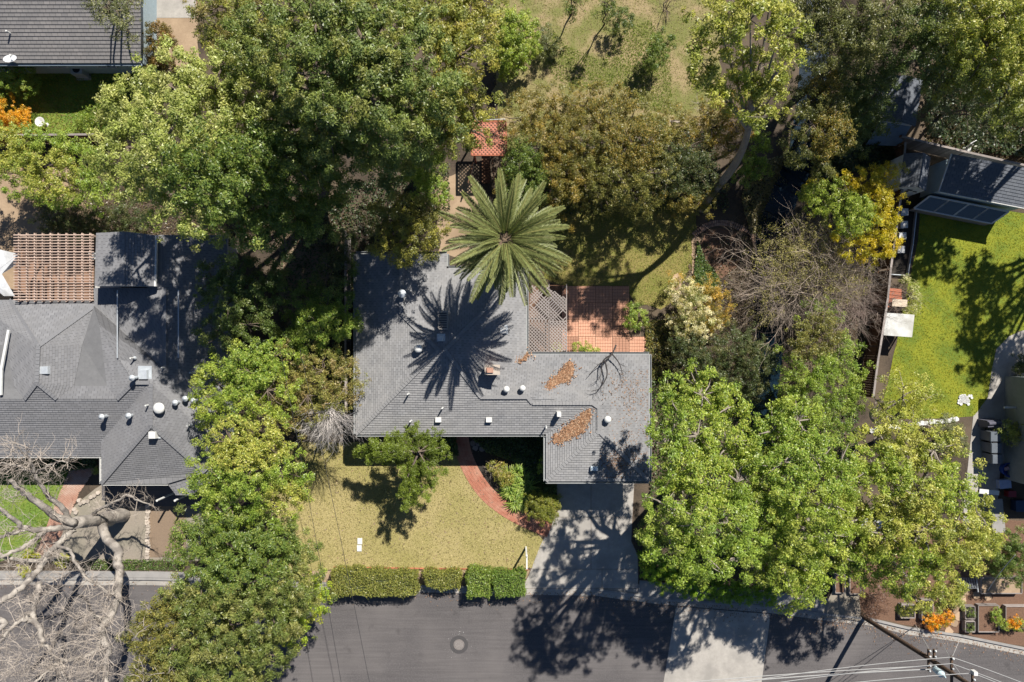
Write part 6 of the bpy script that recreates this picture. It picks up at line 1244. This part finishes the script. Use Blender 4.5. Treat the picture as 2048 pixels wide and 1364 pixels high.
# grey branch spray beside the lawn
bs = thing('bare_shrub', 'pale bare branch spray fanning over the corner of the front lawn', 'shrub', P(650, 840)); mb = MB(); rr = random.Random(41); o0 = P(655, 818, 5.0)
mb.tube([P(650, 840, 0), P(652, 834, 2.4), o0], [.08, .07, .05], 7)
for k in range(60):
    a = rr.uniform(-2.7, -.25); d = Vector((math.cos(a)*.9, math.sin(a), rr.uniform(-.12, .3))); twig_spray(mb, o0+Vector((rr.gauss(0, .25), rr.gauss(0, .12), 0)), d, rr.uniform(.9, 1.7), .02, 2, rr, .3, 4)
mb.build('branches', mat('silver_twigs', (.52, .48, .45), (.40, .37, .35), 3, .9), bs)
def strap_plant(name, label, pts, n, L, pal, seed, h=.6):
    r = np.random.default_rng(seed); base = P(*pts[0][:2]); t = thing(name, label, 'plant', base); V = []; F = []; col = []; p_ = np.array(PAL[pal])
    for (x, y) in pts:
        c = np.array(P(x, y))
        for k in range(n):
            a = r.uniform(0, 6.28); l = L*r.uniform(.7, 1.2); el = r.uniform(.35, 1.2); d = np.array([math.cos(a)*math.cos(el), math.sin(a)*math.cos(el), math.sin(el)]); w = np.array([-math.sin(a), math.cos(a), 0])*.028
            p0 = c+np.array([math.cos(a)*.04, math.sin(a)*.04, 0]); p1 = p0+d*l*.55; p2 = p1+np.array([d[0], d[1], d[2]*.1-.12])*l*.35; p3 = p2+np.array([d[0], d[1], -.7])*l*.25; b = len(V); V += [p0-w, p0+w, p1-w, p1+w, p2-w*.7, p2+w*.7, p3-w*.1, p3+w*.1]; F += [(b, b+1, b+3, b+2), (b+2, b+3, b+5, b+4), (b+4, b+5, b+7, b+6)]; cc = p_[r.integers(0, len(p_))]*r.uniform(.75, 1.25); col += [cc]*3
    V = np.array(V); V[:, 2] = np.maximum(V[:, 2], .02); link_mesh('leaves', np_mesh('leaves', V-np.array(base)[None, :], np.array(F), LEAFG, np.array(col)), t, base); return t
strap_plant('strap_leaf_clump', 'lime strap leaved clumps beside the curved brick walk', [(1018, 950), (1035, 945), (1048, 955), (1055, 970), (1040, 975), (1022, 975), (1016, 965), (1034, 990), (1022, 985), (1044, 1000), (1032, 1004)], 80, .85, 'lime', 3)
shrub('yellow_green_shrub', 'loose yellow green shrub between the brick walk and strap leaves', 985, 945, 30, .9, [(.22, .24, .05), (.28, .28, .06), (.16, .2, .05), (.3, .24, .12)], 260, .1, .22, lobes=[(985, 932, 12, .5), (1000, 942, 16, .5), (1012, 955, 16, .5)])
twig_bush('bare_shrub', 'small pale bare branches over the curved brick walk', 993, 930, 26, .9, 7, 2, TWIGP, seed=43, direction=(-.5, -.5, .5), r=.014)
shrub('ball_shrub', 'clipped round green bush where the brick walk meets the driveway', 1086, 1012, 36, 1.7, [(.14, .18, .03), (.18, .21, .035), (.11, .14, .03), (.22, .22, .05)], 560, .075, .2, lobes=[(1084, 1012, 30, 1.0), (1092, 1028, 22, .9), (1076, 1002, 20, .9)])
shrub('upright_shrub', 'small upright bush at the driveway edge beside the round bush', 1114, 1002, 12, 1.3, [(.16, .2, .04), (.2, .22, .05), (.12, .15, .03)], 420, .08, .18, lobes=[(1115, 996, 9, .9), (1113, 1010, 9, .9), (1108, 1030, 9, .7)])
shrub('slim_shrub', 'slim sunlit bush against the garage eave', 1082, 930, 8, 1.6, 'lime', 420, .08, .18, lobes=[(1083, 918, 7, 1.2), (1082, 932, 7, 1.2), (1081, 944, 6, 1.1)])
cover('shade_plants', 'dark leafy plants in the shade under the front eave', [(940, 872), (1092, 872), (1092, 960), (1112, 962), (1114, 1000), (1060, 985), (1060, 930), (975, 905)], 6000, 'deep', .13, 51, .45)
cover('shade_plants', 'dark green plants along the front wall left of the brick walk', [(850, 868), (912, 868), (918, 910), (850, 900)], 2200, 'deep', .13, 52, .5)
shrub('patio_bush', 'round green bush at the corner of the brick patio', 1268, 632, 26, 1.1, 'bright', 420, .1, .24); shrub('wall_bush', 'yellow green bush between the patio and the rear eave', 1165, 698, 20, .9, 'lime', 330, .1, .22, lobes=[(1155, 696, 12, .7), (1172, 699, 14, .7), (1190, 702, 10, .6)])
shrub('wall_bush', 'small green bush in the roof corner by the lattice pergola', 1049, 706, 9, 2.9, 'lime', 330, .1, .2); shrub('wall_bush', 'yellow grass like bush below the lattice pergola', 1112, 698, 12, 1.0, 'yellow', 300, .1, .2)
cover('patio_edge_litter', 'dark leaf litter and low plants right of the brick patio', [(1290, 640), (1340, 640), (1340, 760), (1302, 760), (1290, 700)], 2600, 'bronze', .11, 53, .25)
cover('bed_cover', 'green ground cover left of the bare thicket', [(1394, 480), (1410, 520), (1440, 560), (1420, 590), (1380, 590), (1388, 540)], 2600, 'mid', .11, 54, .35)
cover('creek_cover', 'dry grassy plants on the left bank of the creek', [(1500, 330), (1600, 300), (1590, 360), (1545, 450), (1500, 470), (1480, 400)], 5000, 'dry', .13, 55, .3)
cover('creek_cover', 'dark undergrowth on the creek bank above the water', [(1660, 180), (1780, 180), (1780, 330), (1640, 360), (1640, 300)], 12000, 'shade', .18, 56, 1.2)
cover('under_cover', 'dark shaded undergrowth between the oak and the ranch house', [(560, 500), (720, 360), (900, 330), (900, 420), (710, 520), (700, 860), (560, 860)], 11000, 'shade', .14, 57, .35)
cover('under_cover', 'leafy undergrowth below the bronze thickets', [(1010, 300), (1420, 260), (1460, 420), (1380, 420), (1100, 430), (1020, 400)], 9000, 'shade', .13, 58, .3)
cover('under_cover', 'green undergrowth beneath the bright trees on the right', [(1300, 760), (1720, 800), (1700, 1160), (1300, 1140)], 15000, 'mid', .14, 59, .4)
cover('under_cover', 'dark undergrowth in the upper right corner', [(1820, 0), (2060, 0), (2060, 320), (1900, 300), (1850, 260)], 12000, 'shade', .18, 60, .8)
cover('leaf_litter', 'brown leaf litter between the creek shed and the long shed', [(1850, 240), (2060, 250), (2060, 345), (1900, 310), (1850, 290)], 5000, 'litter', .12, 63, .06, 'leaf litter')
cover('leaf_litter', 'brown leaf litter beneath the pale oak and behind the pergola', [(60, 400), (260, 330), (560, 430), (700, 380), (700, 520), (560, 480), (300, 470), (120, 475)], 9000, 'litter', .12, 64, .06, 'leaf litter')
cover('leaf_litter', 'brown leaf litter around the bare thicket', [(1400, 480), (1760, 440), (1730, 720), (1480, 800), (1330, 740), (1330, 640)], 9000, 'litter', .12, 65, .06, 'leaf litter')
cover('kerb_weeds', 'small weeds along the kerb below the gravel yard', [(170, 1118), (360, 1118), (360, 1140), (170, 1138)], 1800, 'mid', .09, 61, .15)
shrub('lime_mound', 'lime mound plant under the sycamore, upper one', 63, 1112, 14, .6, 'lemon', 560, .07, .14, group='lime mound plants', lobes=[(58, 1110, 12, .4), (74, 1114, 9, .35)]); shrub('lime_mound', 'lime mound plant under the sycamore beside the gravel', 126, 1121, 13, .6, 'lemon', 560, .07, .14, group='lime mound plants'); shrub('lime_mound', 'lime mound plant under the sycamore nearest the kerb', 50, 1141, 12, .6, 'lemon', 560, .07, .14, group='lime mound plants')
shrub('entry_shrub', 'small lime shrub by the charcoal garage wall', 196, 940, 8, .9, 'lime', 420, .08, .15); cover('entry_plants', 'dark plants along the front wall of the charcoal house', [(-20, 914), (200, 914), (196, 935), (150, 940), (-20, 945)], 3000, 'deep', .12, 62, .45)
for lab, bx, by, lob in (('tall green tree beyond the right edge, shading the lawn', 2270, 330, [(2490, 200, 70, 11), (2530, 290, 80, 12), (2470, 290, 60, 11), (2520, 390, 70, 11), (2420, 180, 54, 10), (2590, 200, 70, 11), (2590, 360, 70, 11), (2380, 230, 44, 9.5), (2470, 370, 50, 10)]),
                        ('second tall tree beyond the right edge above the sheds', 2250, 120, [(2250, 60, 70, 10), (2330, 90, 70, 11), (2280, 140, 65, 10), (2200, 120, 60, 9), (2340, 10, 70, 11)]),
                        ('tall dark tree beyond the upper right corner', 2060, -90, [(2150, -250, 90, 12), (2240, -230, 90, 13), (2180, -160, 80, 12), (2290, -160, 90, 12), (2100, -190, 60, 11)]),
                        ('second dark tree beyond the top edge above the creek', 1860, -110, [(1960, -260, 90, 12), (2030, -230, 80, 12), (1920, -200, 70, 11), (1990, -170, 70, 11)])):
    T('boundary_tree', lab, (bx, by), lob, 'mid', 45, .34, .55, .3, group='trees beyond the picture edge')
def debris(r):
    k = r.randrange(len(EDGE)-2); a, b = P(*EDGE[k]), P(*EDGE[k+1]); p = a.lerp(b, r.random()); q = p+Vector((r.gauss(0, .1), -abs(r.gauss(0, .45))+.25, 0)); return Vector((q.x, q.y, .03)) if abs(q.x) < 36 else None
litter('gutter_leaves', 'stray brown leaves lying along the street gutter', debris, 2200, 71, DUST, .05)
litter('lawn_leaves', 'stray fallen leaves on the dry front lawn', lambda r: P(r.uniform(570, 1040), r.uniform(900, 1130), .05), 500, 72, DUST, .05)
# clipped hedges along the street
hedge('clipped_hedge', 'longest clipped box hedge at the foot of the dry lawn', [(662, 1146), (700, 1141), (760, 1148), (832, 1150), (832, 1190), (760, 1193), (700, 1189), (664, 1192)], 1.3, 'hedge', seed=1); hedge('clipped_hedge', 'short low clipped hedge right of the longest one', [(846, 1146), (918, 1147), (920, 1176), (880, 1181), (852, 1172)], 1.1, 'hedge', seed=2)
hedge('clipped_hedge', 'bright lime square clipped hedge', [(936, 1143), (981, 1143), (979, 1194), (934, 1193)], 1.35, 'lime', seed=3); hedge('clipped_hedge', 'clipped hedge nearest the driveway', [(986, 1148), (1048, 1146), (1050, 1190), (1030, 1194), (990, 1193)], 1.2, [k for k in PAL if k == 'bright'][0], seed=4)

# ------------------------------------------------------------------ the bare sycamore, bottom left
sy = thing('bare_sycamore', 'huge bare pale sycamore spreading over the lower left street', 'tree', P(247, 1030)); rr = random.Random(9); trunk = MB(); limb = MB(); tw = MB()
def limbs(mb, pts, r0, r1, spr=0, L=1.0, depth=2, sd=8):
    w = [P(*p) for p in pts]; sm_ = smooth_line(w, 4); n = len(sm_); j = [p+Vector((rr.gauss(0, .03), rr.gauss(0, .03), rr.gauss(0, .03))) if 0 < i < n-1 else p for i, p in enumerate(sm_)]
    mb.tube(j, [r0+(r1-r0)*i/(n-1) for i in range(n)], sd)
    for k in range(spr):
        i = rr.randint(max(1, n//5), n-1); d = (j[i]-j[i-1]).normalized(); v = Vector((rr.gauss(0, 1), rr.gauss(0, 1), rr.gauss(.35, .5))).normalized(); twig_spray(tw, j[i], d*.5+v, L*rr.uniform(.5, 1.25), .02*rr.uniform(.7, 1.4), depth, rr, .8)
limbs(trunk, [(247, 1030, -.1), (238, 1031, .6), (200, 1038, 2.6), (150, 1046, 5)], .5, .36, 0, sd=12)
limbs(limb, [(150, 1046, 5), (117, 1036, 5.8), (86, 1012, 6.6), (60, 995, 7.2), (38, 975, 7.8), (20, 960, 8.3)], .25, .1, 14, 1.0)
limbs(limb, [(140, 1043, 5), (126, 1017, 5.7), (103, 999, 6.2), (92, 985, 6.6), (79, 963, 7), (70, 946, 7.4)], .17, .09, 8)
limbs(limb, [(70, 946, 7.4), (55, 938, 7.7), (30, 930, 8), (5, 925, 8.4)], .08, .04, 16); limbs(limb, [(70, 946, 7.4), (62, 925, 7.8), (48, 908, 8.1), (30, 885, 8.5)], .08, .03, 18, 1.1); limbs(limb, [(70, 946, 7.4), (90, 935, 7.5), (112, 925, 7.8), (135, 925, 8)], .06, .03, 18, .9)
limbs(limb, [(145, 1054, 5), (110, 1056, 5.7), (88, 1060, 6.2), (51, 1056, 7), (37, 1047, 7.4), (18, 1030, 7.9), (-12, 1010, 8.5)], .2, .09, 12); limbs(limb, [(51, 1060, 7), (25, 1068, 7.5), (-10, 1078, 8)], .12, .08, 6)
limbs(limb, [(88, 1063, 6.2), (70, 1080, 6.8), (46, 1095, 7.4), (22, 1106, 8), (-10, 1115, 8.6)], .15, .09, 10); limbs(limb, [(150, 1058, 4.8), (126, 1080, 5.6), (110, 1093, 6.2), (95, 1108, 6.8), (72, 1122, 7.2), (40, 1120, 7.6), (-10, 1108, 8.2)], .2, .08, 16)
limbs(limb, [(95, 1108, 6.8), (80, 1135, 7.4), (68, 1150, 7.8), (45, 1175, 8.4), (0, 1204, 9.2), (-20, 1215, 9.6)], .17, .15, 4)
limbs(limb, [(225, 1040, .9), (205, 1052, 2.6), (214, 1076, 3.3), (236, 1102, 4), (235, 1122, 4.6), (239, 1140, 5.2), (237, 1163, 5.8), (235, 1197, 6.6), (223, 1230, 7.3), (208, 1246, 7.8), (204, 1266, 8.2), (208, 1282, 8.6), (219, 1296, 8.9), (212, 1320, 9.3), (208, 1342, 9.7), (216, 1372, 10.2)], .3, .11, 34, 1.1)
limbs(limb, [(206, 1262, 8.2), (198, 1288, 8.6), (187, 1305, 8.9), (146, 1319, 9.4), (117, 1324, 9.7), (85, 1350, 10.1), (60, 1372, 10.4)], .13, .06, 26, 1.1); limbs(limb, [(79, 1165, 7.6), (73, 1197, 8.2), (67, 1222, 8.6), (69, 1242, 8.9), (81, 1263, 9.1), (83, 1285, 9.4)], .15, .12, 10)
limbs(limb, [(68, 1242, 8.9), (55, 1240, 9.1), (42, 1240, 9.2), (27, 1252, 9.4), (4, 1280, 9.8), (-10, 1300, 10)], .12, .08, 16); limbs(limb, [(67, 1222, 8.6), (55, 1232, 8.9), (58, 1245, 9.1)], .08, .08, 2); limbs(limb, [(80, 1290, 9.3), (94, 1292, 9.4), (104, 1309, 9.6), (121, 1322, 9.7)], .08, .07, 10)
limbs(limb, [(110, 1093, 6.2), (140, 1100, 6.4), (150, 1120, 6.6), (167, 1151, 7), (200, 1174, 7.2), (219, 1186, 7.3), (229, 1188, 7.2)], .09, .07, 22); limbs(limb, [(222, 1232, 7.4), (200, 1236, 7.7), (183, 1229, 7.9), (170, 1232, 8), (150, 1240, 8.3)], .09, .05, 18); limbs(limb, [(185, 1034, 3.2), (189, 1025, 3.6), (213, 1012, 4), (236, 1001, 4.4), (257, 990, 4.8), (275, 1000, 5.1), (300, 1008, 5.3)], .11, .04, 26, .8)
limbs(limb, [(-10, 1235, 9.5), (10, 1245, 9.6), (-10, 1265, 9.8)], .16, .14, 4); limbs(limb, [(120, 1324, 9.7), (126, 1345, 10), (135, 1372, 10.4)], .07, .05, 14)
for (x, y, z, n) in ((40, 1310, 10, 26), (10, 1340, 10.4, 24), (90, 1330, 10, 22), (150, 1340, 10, 20), (60, 1180, 8.6, 20), (120, 1150, 7.6, 26), (160, 1200, 7.8, 14), (200, 1262, 8.4, 22), (190, 1350, 9.8, 14), (30, 1140, 8, 20), (230, 1262, 8.4, 16), (100, 1260, 9.2, 10), (15, 1000, 8, 14), (280, 1350, 9.6, 8)):
    for k in range(n):
        c = P(x+rr.gauss(0, 26), y+rr.gauss(0, 20), z+rr.gauss(0, .4)); twig_spray(tw, c, Vector((rr.gauss(0, 1), rr.gauss(0, 1), rr.gauss(.1, .5))), rr.uniform(.5, 1.1), .016, 2, rr, .8)
trunk.build('trunk', BARKP, sy, smooth=True); limb.build('limbs', BARKP, sy, smooth=True); tag(tw.build('twigs', TWIGP, sy), kind='stuff')
# climbing bare branch against the roof on the patio side
rb2 = thing('dead_branch', 'dark dead branch lying over the rear roof edge', 'branch', P(1220, 705, 2.9)); mb = MB(); o0 = P(1225, 708, 3.3)
for pts in ([(1232, 690, 3.2), (1224, 708, 3.4), (1212, 720, 3.5), (1196, 730, 3.6), (1178, 750, 3.6)], [(1222, 710, 3.4), (1206, 722, 3.5), (1202, 748, 3.6), (1196, 760, 3.65)], [(1224, 708, 3.4), (1238, 726, 3.4), (1246, 750, 3.4)], [(1210, 722, 3.5), (1214, 750, 3.6), (1200, 776, 3.7), (1184, 782, 3.7)]):
    w = smooth_line([P(*p) for p in pts], 4); mb.tube(w, list(np.linspace(.05, .012, len(w))), 6); r9 = random.Random(len(pts)+3)
    for k in range(6): i = r9.randint(3, len(w)-1); twig_spray(mb, w[i], (w[i]-w[i-1])+Vector((r9.gauss(0, .1), r9.gauss(0, .1), .02)), .4, .01, 1, r9, .6)
mb.build('wood', mat('dark_dead_wood', (.05, .045, .042), (.035, .03, .03), 5, .9), rb2)
